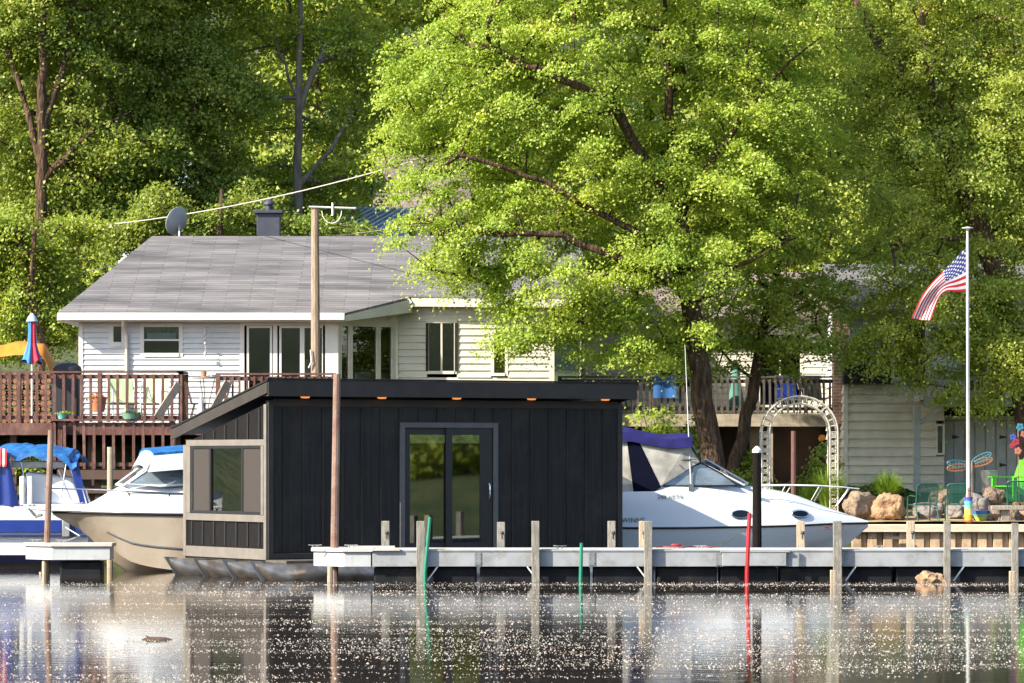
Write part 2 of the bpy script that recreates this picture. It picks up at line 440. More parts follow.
# ------------------------------------------------------------------ foliage
def leaf_mesh(name, pos, nrm, dirs, size, wid, mats_, parent=None, off=(0, 0, 0)):
    n = len(pos); pos = pos - np.array(off)
    nrm /= np.linalg.norm(nrm, axis=1)[:, None] + 1e-9
    dirs = dirs - (dirs * nrm).sum(1)[:, None] * nrm; dirs /= np.linalg.norm(dirs, axis=1)[:, None] + 1e-9
    side = np.cross(nrm, dirs); s = size[:, None]
    V = np.empty((n, 4, 3), np.float32)
    V[:, 0] = pos - dirs * s * .5; V[:, 2] = pos + dirs * s * .5
    V[:, 1] = pos + side * s * wid * .5 + nrm * s * .12; V[:, 3] = pos - side * s * wid * .5 + nrm * s * .12
    me = bpy.data.meshes.new(name)
    me.vertices.add(n * 4); me.vertices.foreach_set('co', V.ravel())
    me.loops.add(n * 4); me.loops.foreach_set('vertex_index', np.arange(n * 4, dtype=np.int32))
    me.polygons.add(n); me.polygons.foreach_set('loop_start', np.arange(0, n * 4, 4, dtype=np.int32))
    me.polygons.foreach_set('loop_total', np.full(n, 4, np.int32))
    me.update(calc_edges=True)
    o = link(name, me, mats_)
    if parent: o.parent = parent
    return o

def crown_leaves(rg, cl, outd, per, cr, size, flat=.38):
    """per leaves round each clump centre, laid as a drooping flattened spray"""
    n = len(cl) * per
    c = np.repeat(cl, per, 0); od = np.repeat(outd, per, 0)
    crs = np.repeat(rg.uniform(.6, 1.35, len(cl)) * cr, per)[:, None]
    g = rg.normal(size=(n, 3)) * .5; g[:, 2] *= flat
    rad = np.linalg.norm(g[:, :2], axis=1)
    g[:, 2] -= rad * rad * .35
    along = (g[:, :2] * od[:, :2]).sum(1); g[:, 2] -= along * .25
    pos = c + g * crs
    nrm = rg.normal(size=(n, 3)) * .62 + np.array([-.42, -.36, .55]) + od * .25
    d = rg.normal(size=(n, 3)) * .6 + od * .5 + np.array([0, 0, -.35])
    return pos, nrm, d, size * rg.uniform(.65, 1.35, n)

def make_tree(name, label, Y, trunk, lobes, ncl, per, leaf, lm, bark='bark', seed=1, cr=.5, limbs=(), group=None, base_z=None, cat='tree', limb_r=.012, wid=.72, ydepth=None, flat=.38):
    """trunk: [(px,py,dY,r)], lobes: [(px,py,rpx,rpy,rY,dY)] given at distance Y and turned into metres"""
    rg = np.random.default_rng(seed); rr = random.Random(seed)
    tp = [(P(a, b, Y + dy), r) for (a, b, dy, r) in trunk]
    loc = tp[0][0].copy()
    th = thing(name, label, cat, loc, group=group)
    L = []
    for (px, py, rx, ry, rY, dY) in lobes:
        c = P(px, py, Y + dY); s = S(Y + dY); L.append((np.array(c), np.array([rx / s, rY, ry / s])))
    vol = np.array([(l[1].prod()) ** .7 for l in L]); vol /= vol.sum()
    pick = rg.choice(len(L), ncl * 3, p=vol)
    d = rg.normal(size=(ncl * 3, 3)); d /= np.linalg.norm(d, axis=1)[:, None]
    rad = rg.uniform(0.12, 1, ncl * 3) ** .5
    cen = np.array([L[k][0] for k in pick]); ext = np.array([L[k][1] for k in pick])
    cand = cen + d * rad[:, None] * ext
    # thin to an even but gappy spacing
    keep = []; mind = cr * .55
    for i in range(len(cand)):
        if len(keep) >= ncl: break
        if keep:
            dd = cand[keep] - cand[i]
            if (dd * dd).sum(1).min() < mind * mind and rr.random() < .8: continue
        keep.append(i)
    cl = cand[keep]
    # skeleton
    nodes_ = []; par = []; rad_ = []; kind = []
    prev = -1
    def addpath(pts, par0, base=True):
        prev = par0
        for p in pts: nodes_.append(np.array(p)); par.append(prev); prev = len(nodes_) - 1
        return prev
    dense = []; dr = []
    for (a, ra), (b, rb) in zip(tp, tp[1:]):
        k = max(2, int((b - a).length / .4))
        for i in range(k):
            t = i / k
            w = Vector((rr.uniform(-.04, .04), rr.uniform(-.04, .04), 0)) if (dense) else Vector((0, 0, 0))
            dense.append(a.lerp(b, t) + w); dr.append(lerp(ra, rb, t))
    dense.append(tp[-1][0]); dr.append(tp[-1][1])
    addpath(dense, -1); minr = dict(enumerate(dr))
    for limb in limbs:
        lp = [P(a, b, Y + dy) for (a, b, dy, r) in limb]; lr = [r for *_, r in limb]
        D = [np.linalg.norm(np.array(lp[0]) - q) for q in nodes_]; j = int(np.argmin(D))
        pr = j
        for (a, ra), (b, rb) in zip(zip(lp, lr), list(zip(lp, lr))[1:]):
            k = max(2, int((b - a).length / .35))
            for i in range(1, k + 1):
                nodes_.append(np.array(a.lerp(b, i / k)) + rg.normal(size=3) * .03); par.append(pr); pr = len(nodes_) - 1
                minr[pr] = lerp(ra, rb, i / k)
    base = np.array(nodes_)
    lowok = base[:, 2] > min(c[2] for c in cl) - 3
    dist0 = np.array([np.linalg.norm(base - c, axis=1).min() for c in cl])
    tips = []
    for i in np.argsort(dist0):
        A = np.array(nodes_); c = cl[i]
        dv = c - A; dl = np.linalg.norm(dv, axis=1)
        cost = dl + np.where(dv[:, 2] < 0, -dv[:, 2] * .6, 0)
        cost[:len(dense) // 4] += 4
        j = int(np.argmin(cost)); a = A[j]; ln = dl[j]
        k = max(1, int(ln / .6)); pr = j
        sagv = ln * rr.uniform(.02, .12)
        for q in range(1, k + 1):
            t = q / k
            pnt = a + (c - a) * t + np.array([0, 0, sagv * math.sin(math.pi * t)]) + (rg.normal(size=3) * .05 if q < k else 0)
            nodes_.append(pnt); par.append(pr); pr = len(nodes_) - 1
        tips.append(pr)
    n = len(nodes_); cnt = np.zeros(n)
    for t in tips: cnt[t] += 1
    for i in range(n - 1, -1, -1):
        if par[i] >= 0: cnt[par[i]] += cnt[i]
    rad_ = [max(limb_r * math.sqrt(max(c, .6)) * .9, minr.get(i, 0)) if i >= 0 else 0 for i, c in enumerate(cnt)]
    for i in range(len(dense)): rad_[i] = dr[i]
    tm = MB(); lm_b = MB()
    tm.tube(dense, dr, 12)
    for i in range(len(dense), n):
        p = par[i]
        if p < 0: continue
        ra = min(rad_[p], rad_[i] * 1.5 + .004); rb = rad_[i]
        lm_b.tube([nodes_[p], nodes_[i]], [ra, rb], 6 if rb > .03 else 4, caps=False)
    build('trunk', tm, bark, th, sharp=None)
    build('branches', lm_b, bark, th, sharp=None)
    cxy = np.array([np.array(tp[len(tp) // 2][0])])
    od = cl - cxy; od[:, 2] *= .3; od /= np.linalg.norm(od, axis=1)[:, None] + 1e-6
    pos, nrm, dd, sz = crown_leaves(rg, cl, od, per, cr, leaf, flat)
    leaf_mesh('crown', pos, nrm, dd, sz, wid, lm, th, np.array(loc))
    return th

def shrub(name, label, c, r, n, leaf, lm, seed, group=None, cat='shrub', stems=7, flat=.5):
    """c: base point, r: radii; stems fan out of the base and carry leaves"""
    rg = np.random.default_rng(seed); c = np.array(c, float); r = np.array(r, float)
    th = thing(name, label, cat, tuple(c), group=group)
    ncl = max(8, n // 45)
    d = rg.normal(size=(ncl, 3)); d[:, 2] = np.abs(d[:, 2]) - .25; d /= np.linalg.norm(d, axis=1)[:, None]
    cl = c + np.array([0, 0, r[2]]) * .9 + d * r * (rg.uniform(.15, 1, ncl) ** .5)[:, None]
    cl[:, 2] = np.maximum(cl[:, 2], c[2] + .08)
    sb = MB()
    for q in cl[:min(ncl, 60)]:
        m_ = (c + q) / 2 + np.array([(q[0] - c[0]) * -.15, 0, .1])
        sb.tube([c + (q - c) * .02, m_, q], [.018, .012, .006], 4, caps=False)
    build('stem', sb, 'bark', th, sharp=None)
    od = (cl - c); od[:, 2] *= .3; od /= np.linalg.norm(od, axis=1)[:, None] + 1e-6
    pos, nrm, dd, sz = crown_leaves(rg, cl, od, 45, float(r.mean()) * .42, leaf, flat)
    leaf_mesh('foliage', pos, nrm, dd, sz, .7, lm, th, c)
    return th

def blades(name, label, c, h, spread, n, seed, lm='blade_green', w=.012, cat='plant', group=None):
    rg = np.random.default_rng(seed); rr = random.Random(seed)
    mb = MB(); c = Vector(c)
    for i in range(n):
        an = rr.uniform(0, 2 * math.pi); lean = rr.random() ** .7 * spread; hh = h * rr.uniform(.55, 1.1)
        d = Vector((math.cos(an), math.sin(an), 0)); sd = Vector((-d.y, d.x, 0)) * w
        b = c + d * rr.uniform(0, .12) * spread * 2
        vs = []
        for t in (0, .35, .7, 1):
            p = b + d * lean * t ** 1.7 + Vector((0, 0, hh * (t - .32 * t ** 3 * (lean / spread))))
            ww = (1 - t) ** .6
            vs += [p - sd * ww, p + sd * ww] if t < 1 else [p]
        mb.add(vs, [(0, 1, 3, 2), (2, 3, 5, 4), (4, 5, 6)])
    return single(name, mb, lm, label, cat, c, group, sharp=None)
# ================================================================== setting
sc = bpy.context.scene
def ground_h(x, y):
    if y < 12 and abs(x) > 48:
        t = abs(x) - 48 + .15 * min(0, y + 60)
        if t > 0: return -1.2 + 2.2 * sst(0, 5, t) + 7 * sst(3, 60, t)
    ys = lerp(13.2, 12.66, sst(3, 6, x))
    if y < -95:
        t = -95 - y
        return -1.2 + 2.4 * sst(0, 6, t) + 9 * sst(4, 50, t) + 16 * sst(40, 160, t)
    bed = -1.4
    left = .75 + 2.1 * sst(13.6, 18.5, y); right = .83 + .55 * sst(13.5, 20, y)
    land = lerp(left, right, sst(1.5, 4.5, x))
    land += .15 * max(0, min(y, 62) - 28) + .34 * max(0, min(y, 170) - 62)
    land += .12 * noise.noise(Vector((x * .35, y * .35, 0))) * sst(14, 18, y)
    return lerp(bed, land, sst(ys - .12, ys + .12, y))
ys = sorted(set([-400, -330, -270, -220, -190, -165] + list(range(-150, -90, 4)) + list(range(-88, 8, 12)) + [8, 10, 11, 11.6, 12, 12.1, 12.15, 12.2, 12.25, 12.3, 12.35, 12.45, 12.5, 12.54, 12.58, 12.62, 12.66, 12.7, 12.74, 12.78, 12.95, 13.05, 13.1, 13.15, 13.2, 13.25, 13.3, 13.4] +
            [13.6 + i * .5 for i in range(34)] + list(range(31, 64, 3)) + list(range(66, 180, 8)) + [200, 260, 350, 500]))
xs = sorted(set([-400, -300, -220, -160, -120, -90, -70, -55, -45, -36, -30, -25] + [i * 1.0 for i in range(-21, 22)] + [25, 30, 36, 45, 55, 70, 90, 120, 160, 220, 300, 400]))
g = MB()
g.v = [(x, y, ground_h(x, y)) for y in ys for x in xs]
W = len(xs)
g.f = [(j * W + i, j * W + i + 1, (j + 1) * W + i + 1, (j + 1) * W + i) for j in range(len(ys) - 1) for i in range(W - 1)]
g.m = [0] * len(g.f)
m = bpy.data.materials.new('ground_cover'); MATS['ground_cover'] = m
nt, N, L = nodes(m)
o_ = N('ShaderNodeOutputMaterial'); p_ = N('ShaderNodeBsdfPrincipled'); p_.inputs['Roughness'].default_value = .95; L(p_.outputs[0], o_.inputs[0])
tc = N('ShaderNodeTexCoord'); n1 = N('ShaderNodeTexNoise'); n1.inputs['Scale'].default_value = .5; n1.inputs['Detail'].default_value = 8
L(tc.outputs['Object'], n1.inputs[0]); r1 = N('ShaderNodeValToRGB')
r1.color_ramp.elements[0].position = .4; r1.color_ramp.elements[0].color = (.03, .055, .015, 1)
r1.color_ramp.elements[1].position = .62; r1.color_ramp.elements[1].color = (.07, .085, .028, 1)
L(n1.outputs[0], r1.inputs[0]); L(r1.outputs[0], p_.inputs[0])
n2 = N('ShaderNodeTexNoise'); n2.inputs['Scale'].default_value = 3; n2.inputs['Detail'].default_value = 8
b_ = N('ShaderNodeBump'); b_.inputs['Distance'].default_value = .3; b_.inputs['Strength'].default_value = .8
L(tc.outputs['Object'], n2.inputs[0]); L(n2.outputs[0], b_.inputs['Height']); L(b_.outputs[0], p_.inputs['Normal'])
struct(build('ground', g, 'ground_cover', sharp=None))

# sandy patio behind the seawall
mat('patio_sand', (.46, .32, .17), .95, (.30, .21, .11), 3, bump=.6, bscale=30, detail=9, dirt=(.14, .17, .05), dscale=1.2)
g = MB(); g.grid(lambda u, v: Vector((lerp(6.3, 22, u), lerp(12.56, 17.2, v), max(.84, ground_h(lerp(6.3, 22, u), lerp(12.56, 17.2, v))) + .03 + .02 * noise.noise(Vector((u * 20, v * 8, 0))))), 60, 20)
struct(build('patio_ground', g, 'patio_sand', sharp=None))

# water
m = bpy.data.materials.new('lake_water'); MATS['lake_water'] = m
nt, N, L = nodes(m)
o_ = N('ShaderNodeOutputMaterial'); p_ = N('ShaderNodeBsdfPrincipled'); L(p_.outputs[0], o_.inputs[0])
p_.inputs['Base Color'].default_value = (.030, .022, .016, 1); p_.inputs['IOR'].default_value = 1.36
tc = N('ShaderNodeTexCoord'); mp = N('ShaderNodeMapping'); mp.inputs['Scale'].default_value = (.22, 1.1, 1); L(tc.outputs['Object'], mp.inputs[0])
n1 = N('ShaderNodeTexNoise'); n1.inputs['Scale'].default_value = .9; n1.inputs['Detail'].default_value = 3; L(mp.outputs[0], n1.inputs[0])
rr_ = N('ShaderNodeMapRange'); rr_.inputs[1].default_value = .38; rr_.inputs[2].default_value = .66; rr_.inputs[3].default_value = .018; rr_.inputs[4].default_value = .065
L(n1.outputs[0], rr_.inputs[0]); L(rr_.outputs[0], p_.inputs['Roughness'])
mp2 = N('ShaderNodeMapping'); mp2.inputs['Scale'].default_value = (1.3, 2.2, 1); L(tc.outputs['Object'], mp2.inputs[0])
n2 = N('ShaderNodeTexNoise'); n2.inputs['Scale'].default_value = 2.2; n2.inputs['Detail'].default_value = 5; L(mp2.outputs[0], n2.inputs[0])
b_ = N('ShaderNodeBump'); b_.inputs['Strength'].default_value = 1; b_.inputs['Distance'].default_value = .0022
L(n2.outputs[0], b_.inputs['Height']); L(b_.outputs[0], p_.inputs['Normal'])
g = MB(); g.add([(-380, -110, 0), (380, -110, 0), (380, 14, 0), (-380, 14, 0)], [(0, 1, 2, 3)])
struct(build('water', g, 'lake_water', sharp=None))

# small pale solids on the surface stand in for sun glints
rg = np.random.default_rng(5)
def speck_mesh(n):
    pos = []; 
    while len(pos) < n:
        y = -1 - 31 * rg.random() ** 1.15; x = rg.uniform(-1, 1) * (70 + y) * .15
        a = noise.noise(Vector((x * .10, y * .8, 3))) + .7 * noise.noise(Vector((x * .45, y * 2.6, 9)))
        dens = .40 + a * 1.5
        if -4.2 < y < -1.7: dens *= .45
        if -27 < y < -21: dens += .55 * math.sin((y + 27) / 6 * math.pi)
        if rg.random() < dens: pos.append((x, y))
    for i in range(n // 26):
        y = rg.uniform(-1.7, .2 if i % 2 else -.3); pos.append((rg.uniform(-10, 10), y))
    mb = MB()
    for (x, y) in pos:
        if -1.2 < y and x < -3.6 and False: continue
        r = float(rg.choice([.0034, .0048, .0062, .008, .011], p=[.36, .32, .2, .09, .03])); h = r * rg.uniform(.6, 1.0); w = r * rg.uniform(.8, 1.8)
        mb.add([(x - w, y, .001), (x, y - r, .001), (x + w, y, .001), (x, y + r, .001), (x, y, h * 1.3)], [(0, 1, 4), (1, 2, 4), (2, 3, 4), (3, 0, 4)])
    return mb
o = build('glint_specks', speck_mesh(40000), 'glint_mix', sharp=None)
tag(o, 'tiny pale specks standing in for sun glints on the dark water', 'seed fluff', kind='stuff')
mb = MB(); mb.blob((X(157, -22), -22, .0), (.17, .05, .035), 3, .4, 2)
mb.tube([(X(150, -22), -22, .02), (X(146, -22), -22.02, .05)], [.012, .006], 5)
single('driftwood', mb, 'driftwood', 'short dark piece of driftwood floating low in the water', 'driftwood', (X(157, -22), -22, 0))

# world and sun
SUN_EL, SUN_A = 34, 30.5          # degrees; SUN_A: how far the sun stands toward the camera from due left
w = bpy.data.worlds.new('World'); sc.world = w; w.use_nodes = True
nt = w.node_tree; bg = nt.nodes['Background']; sky = nt.nodes.new('ShaderNodeTexSky'); sky.sky_type = 'NISHITA'; sky.sun_disc = False
sky.sun_elevation = R(SUN_EL); sky.sun_rotation = R(-(90 + SUN_A)); sky.altitude = 100; sky.air_density = 1; sky.dust_density = 1.5
nt.links.new(sky.outputs[0], bg.inputs[0]); bg.inputs[1].default_value = .15
sl = bpy.data.lights.new('sun', 'SUN'); sl.energy = 5.0; sl.angle = R(.5); sl.color = (1, .91, .75)
so = bpy.data.objects.new('sun', sl); C.objects.link(so)
sd = Vector((-math.cos(R(SUN_EL)) * math.cos(R(SUN_A)), -math.cos(R(SUN_EL)) * math.sin(R(SUN_A)), math.sin(R(SUN_EL))))
so.rotation_euler = sd.to_track_quat('Z', 'Y').to_euler(); so.location = sd * 60
cam = bpy.data.cameras.new('camera'); co = bpy.data.objects.new('camera', cam); C.objects.link(co); sc.camera = co
co.location = (0, CAMY, CAMH); co.rotation_euler = (R(90), 0, 0)
cam.sensor_width = 36; cam.lens = FPX / 1024 * 36; cam.shift_y = (HOR - 341.5) / 1024; cam.clip_end = 1500; cam.clip_start = .5
vs = sc.view_settings; vs.view_transform = 'Standard'; vs.look = 'None'; vs.exposure = 1.1; vs.gamma = 1
sc.render.engine = 'CYCLES'
cy = sc.cycles; cy.max_bounces = 12; cy.diffuse_bounces = 9; cy.glossy_bounces = 4; cy.transparent_max_bounces = 12; cy.transmission_bounces = 4
cy.caustics_reflective = False; cy.caustics_refractive = False; cy.use_denoising = True; cy.sample_clamp_indirect = 10

# ================================================================== docks
def dock_post(mb, x, y, zt, w=.085, zb=-1.2, lean=0):
    mb.bar((x, y, zb), (x + lean, y, zt), w * 2, w * 1.6, (0, 1, 0))
DT = .59
th = thing('main_dock', 'long white floating dock with black floats and weathered posts in front of the boats', 'dock', (X(345, 0), .0, 0))
xl, xr = X(372, 0), 13
g = MB(); g.box(xl, xr, 0.04, 1.1, DT - .05, DT); build('deck', g, 'dock_deck', th, .006)
g = MB()
edges = [xl, X(478, 0), X(592, 0), X(719, 0), X(840, 0), X(950, 0), X(1075, 0), xr]
for a, b in zip(edges, edges[1:]): g.box(a + .008, b - .008, -.02, .036, .275, DT - .012); g.box(a + .008, b - .008, 1.104, 1.15, .275, DT - .012)
build('fascia', g, 'dock_fascia', th, .006)
for e_ in edges[1:-1]:
    g = MB(); g.box(e_ - .06, e_ + .06, -.032, -.021, .30, DT - .06)
    for zz_ in (.34, .42, .5):
        for s_ in (-.035, .035): g.lathe([(.010, -.006), (.010, .006)], (e_ + s_, -.034, zz_), 6)
    build('joint_plate', g, 'galv', th)
g = MB(); g.box(xl, xr, -.035, -.0, DT - .045, DT - .008); g.box(X(720, 0), X(790, 0) , -.10, -.037, DT - .06, DT - .02); build('edge_rail', g, 'dock_fascia', th, .004)
g = MB(); g.box(X(722, 0), X(786, 0), -.09, -.024, .29, DT - .066); build('mooring_box', g, 'dock_fascia', th, .006)
for i, (a, b) in enumerate(zip(edges, edges[1:])):
    k = max(1, round((b - a) / 1.0))
    g = MB()
    for q in range(k):
        c0, c1 = lerp(a, b, q / k) + .03, lerp(a, b, (q + 1) / k) - .03
        g.box(c0, c1, .12, 1.0, -.25, .262)
    build('float', g, 'float_black', th, .03)
for px, top, m_, w_ in ((421, 521, 'grey_post', .075), (536, 521, 'grey_post', .07), (648, 521, 'grey_post', .072), (838, 521, 'grey_post', .075), (947, 521, 'grey_post', .06), (1015, 523, 'grey_post', .06)):
    g = MB(); dock_post(g, X(px, -.1), -.11, Z(top, -.1), w_, -1.2, rnd.uniform(-.015, .015)); build('post', g, m_, th, .008)
for px, top, m_ in ((386, 521, 'grey_post'), (501, 522, 'grey_post'), (612, 521, 'grey_post'), (643, 521, 'tan_post'), (801, 521, 'tan_post'), (911, 521, 'tan_post')):
    g = MB(); dock_post(g, X(px, 1.25), 1.24, Z(top, 1.2), .072, -1.2, rnd.uniform(-.01, .01)); q = build('post', g, m_, th, .008)
    if m_ == 'tan_post': q['label'] = 'bright tan dock post'
    g = MB(); x = X(px, 1.25) + .02; g.tube([(x - .02, 1.15, .86), (x + .02, 1.12, .86)], .028, 8); g.tube([(x, 1.15, .86), (x, 1.15, .74)], .014, 6); build('bracket', g, 'black', q)
for px, sgn in ((427, 1), (538, -1), (648, -1), (845, 1), (953, 1)):
    g = MB(); x = X(px, 0); g.bar((x, -.06, .02), (x + sgn * .19 if sgn > 0 else x - .19 - 0, -.0, .275), .035, .02); build('brace', g, 'white_metal', th)
def cleat(mb, x, y, z):
    mb.tube([(x - .12, y, z + .05), (x - .06, y, z + .045), (x + .06, y, z + .045), (x + .12, y, z + .05)], .012, 6)
    for s_ in (-.04, .04): mb.tube([(x + s_, y, z), (x + s_, y, z + .045)], .012, 6)
for px in (315, 351, 560, 700, 880):
    g = MB(); cleat(g, X(px, .2), .22, DT + (.003 if px > 372 else .015)); build('cleat', g, 'galv', th)
# chamfered end platform
def platform(name, parent, px0, pxc, px1, Y, zt, zb, dep):
    x0, xc, x1 = X(px0, Y), X(pxc, Y), X(px1, Y)
    c = dep
    poly = lambda e, z: [Vector((x0 - e, Y + (xc - x0) + 0 - e * .3, z)), Vector((xc - e * .4, Y - e, z)), Vector((x1 + e, Y - e, z)), Vector((x1 + e, Y + c, z)), Vector((x0 - e, Y + c, z))]
    g = MB(); g.prism(poly(0, zb), (0, 0, zt - .06 - zb)); a = build('platform', g, 'dock_white', parent, .006)
    g = MB(); g.prism(poly(.045, zt - .056), (0, 0, .068)); build('platform_top', g, 'dock_deck', a, .008)
platform('p', th, 312, 344, 371, 0.0, DT, .27, 1.1)
g = MB(); g.box(X(350, .4), X(395, .4), .3, .34, DT + .012, DT + .05); g.box(X(371.5, 0), X(400, 0), -.085, -.04, DT - .03, DT + .01); build('plank', g, 'dock_deck', th)
g = MB(); g.tube([(X(329, .05), .12, -1.2), (X(330, .05), .12, .27)], .05, 10); build('support_pile', g, 'tan_post', th)

th = thing('small_dock', 'short cream dock with a chamfered end beneath the bow of the tan hulled boat', 'dock', (X(60, 4.2), 4.2, 0))
platform('p', th, 22, 52, 110, 4.2, DT, .28, .72)
g = MB(); g.box(X(60, 4.4), X(102, 4.4), 4.34, 4.85, -.25, .25); build('float', g, 'float_black', th, .03)
g = MB(); g.tube([(X(43, 4.4), 4.5, -1.2), (X(44, 4.4), 4.5, .27)], .05, 8); g.tube([(X(40, 4.4), 4.5, .05), (X(43, 4.4), 4.5, -.4)], .035, 7); build('support_pile', g, 'tan_post', th)
for px in (33, 62):
    g = MB(); cleat(g, X(px, 4.4), 4.42 + (.3 if px < 50 else 0), DT + .015); build('cleat', g, 'galv', th)

# piles and stakes
def pile(name, label, cat, px, yb, yt, Y, r, m_, zb=-1.3, px_t=None, group=None, cap=None, n=10):
    x0 = X(px, Y); x1 = X(px_t if px_t else px, Y); zt = Z(yt, Y); 
    th = thing(name, label, cat, (x0, Y, 0), group=group)
    g = MB(); k = 6; g.tube([(lerp(x0, x1, (i / k)), Y, lerp(0 if i else zb, zt, i / k)) for i in range(k + 1)], [r * lerp(1.06, .94, i / k) for i in range(k + 1)], n)
    build('shaft', g, m_, th)
    if cap: 
        g = MB(); g.lathe([(r * 1.02, 0), (r * 1.04, .05), (r * .5, .10), (.01, .12)], (x1, Y, zt - .03), 12); build('cap', g, cap, th)
    return th
pile('steel_pile', 'tall rusty steel pile rising past the cabin roof from the chamfered dock end', 'pile', 334, 0, 374, .42, .072, 'rust', px_t=337)
pile('steel_pile', 'rusty steel pile standing beside the small cream dock', 'pile', 46, 0, 430, 4.55, .06, 'rust', px_t=51)
pile('wooden_post', 'plain pale wooden post between the tan hulled boat and the lower red deck', 'post', 110, 0, 447, 9.0, .06, 'tan_post')
pile('mooring_pile', 'thick dark wooden mooring pile with a white cap beside the red stake', 'pile', 757, 0, 451, 1.45, .085, 'dark_pile', cap='sign_white')
pile('brown_pipe', 'reddish brown pipe standing upright under the garden arbor', 'pipe', 793.5, 0, 431, 13.2, .055, 'brown_pipe', zb=.5)
pile('marker_stake', 'slanting green marker stake in the water before the glass door', 'stake', 424, 0, 517, -.75, .032, 'green_paint', px_t=430, cap=None, n=8)
pile('marker_stake', 'upright green marker stake in the water before the plain board wall', 'stake', 580.5, 0, 543, -.6, .032, 'green_paint', px_t=581.5, n=8)
pile('marker_stake', 'red marker stake in the water before the dark mooring pile', 'stake', 746.5, 0, 513, -.6, .036, 'red_paint', px_t=749.5, n=8)
for px, yt, Y, lab in ((833, 570, -.55, 'low pale wooden stub sticking out of the water beside a dock post'), (1012, 571, -.4, 'low pale wooden stub at the right end of the dock waterline')):
    g = MB(); g.bar((X(px, Y), Y, -1), (X(px, Y), Y, Z(yt, Y)), .1, .1, (0, 1, 0)); single('wooden_stub', g, 'tan_post', lab, 'post', (X(px, Y), Y, 0), bev=.01)
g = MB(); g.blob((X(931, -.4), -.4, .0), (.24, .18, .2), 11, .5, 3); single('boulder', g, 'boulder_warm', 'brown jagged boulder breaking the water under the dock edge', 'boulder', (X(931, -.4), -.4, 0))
# hose on the dock
g = MB(); pts = [(X(656, .6) + i * .12, .5 + .12 * math.sin(i * 1.3), DT + .02 + .008 * (i % 2)) for i in range(10)]
g.tube(pts, .012, 6); g.blob((X(676, .6), .6, DT + .05), (.10, .07, .04), 4, .5, 2); single('hose', g, 'hose_red', 'dark red hose lying on the dock behind the posts', 'hose', (X(670, .6), .6, DT))

# ================================================================== floating cabin
TH = R(30); CW, CL = 7.62, 3.555
cab = thing('floating_cabin', 'charcoal board cabin with a sloping roof floating on metal pontoons', 'houseboat', (X(268, 1.9), 1.9, 0), TH, world=False)
# local frame: +x along the front wall, +y toward the back, near corner at the origin
def roofz(y): return 3.53 - y * .205
Z0, ZT = .36, 3.32
g = MB(); g.box(.0, CW, 0, CL, .30, .5); build('platform', g, 'cabin_trim_front', cab, .01)
for yy in (-.72, .42, 1.66, 2.92):
    g = MB()
    prof = []
    for i in range(9):
        x = -.48 + i * .11; t = min(1, i / 6); rr_ = .29 * math.sqrt(1 - (1 - t) ** 2) if t < 1 else .29
        prof.append((x, rr_))
    def ring(x, r, n=16):
        out = []
        for j in range(n):
            a = 2 * math.pi * j / n; yv = math.cos(a) * r; zv = math.sin(a) * r
            zc = .04 + (.29 - r) * .95
            z_q = min(zc + zv, .31); out.append(Vector((x - max(0, .45 - x) * .42 * (z_q + .1), yy + yv, z_q)))
        return out
    rings = [ring(x, max(r, .05)) for x, r in prof] + [ring(CW * .5, .29), ring(CW - .1, .29), ring(CW, .2)]
    v = [p for r_ in rings for p in r_]; n_ = 16
    f = [(i * n_ + j, i * n_ + (j + 1) % n_, (i + 1) * n_ + (j + 1) % n_, (i + 1) * n_ + j) for i in range(len(rings) - 1) for j in range(n_)]
    f += [tuple(range(n_))[::-1], tuple(range((len(rings) - 1) * n_, len(rings) * n_))]
    g.add(v, [tuple(reversed(q)) for q in f])
    pn = build('pontoon', g, 'alu_dull', cab, sharp=40)
    g = MB(); g.prism([(-.74, yy - .01, .35), (-.46, yy - .01, .33), (-.40, yy - .01, .05), (-.47, yy - .01, -.05)], (0, .02, 0)); build('fin', g, 'galv', pn)
g = MB(); g.box(-.05, CW, -.85, -.0, .30, .345)
g.box(.6, .7, -.8, CL - .1, .29, .31); build('outer_deck', g, 'grey_wood', cab)
# front wall with door opening
du0, du1, dz0, dz1 = 2.84, 4.75, .5, 2.78
def wallbox(mb, u0, u1, z0, z1, opens):
    """front or back wall pieces round openings, between y planes set by the caller"""
g = MB()
g.box(.10, du0, .0, .09, Z0 + .1, ZT - .16); g.box(du1, CW - .10, .0, .09, Z0 + .1, ZT - .16); g.box(du0, du1, 0, .09, dz1, ZT - .16); g.box(du0, du1, 0, .09, Z0 + .1, dz0)
u = .32
while u < CW - .15:
    a, b = u - .022, u + .022
    if b < du0 - .12 or a > du1 + .12: g.box(a, b, -.018, -.0005, Z0 + .14, ZT - .18)
    else: g.box(a, b, -.018, -.0005, dz1 + .12, ZT - .18)
    u += .405
build('front_wall', g, 'charcoal_board', cab)
g = MB(); g.box(0, .10, -.024, .10, Z0, ZT - .05); g.box(CW - .10, CW, -.024, .10, Z0, ZT - .05)
g.box(.102, CW - .102, -.022, -.001, ZT - .16, ZT - .02); g.box(.102, CW - .102, -.022, -.001, Z0, Z0 + .10)
build('front_trim', g, 'cabin_trim_front', cab, .004)
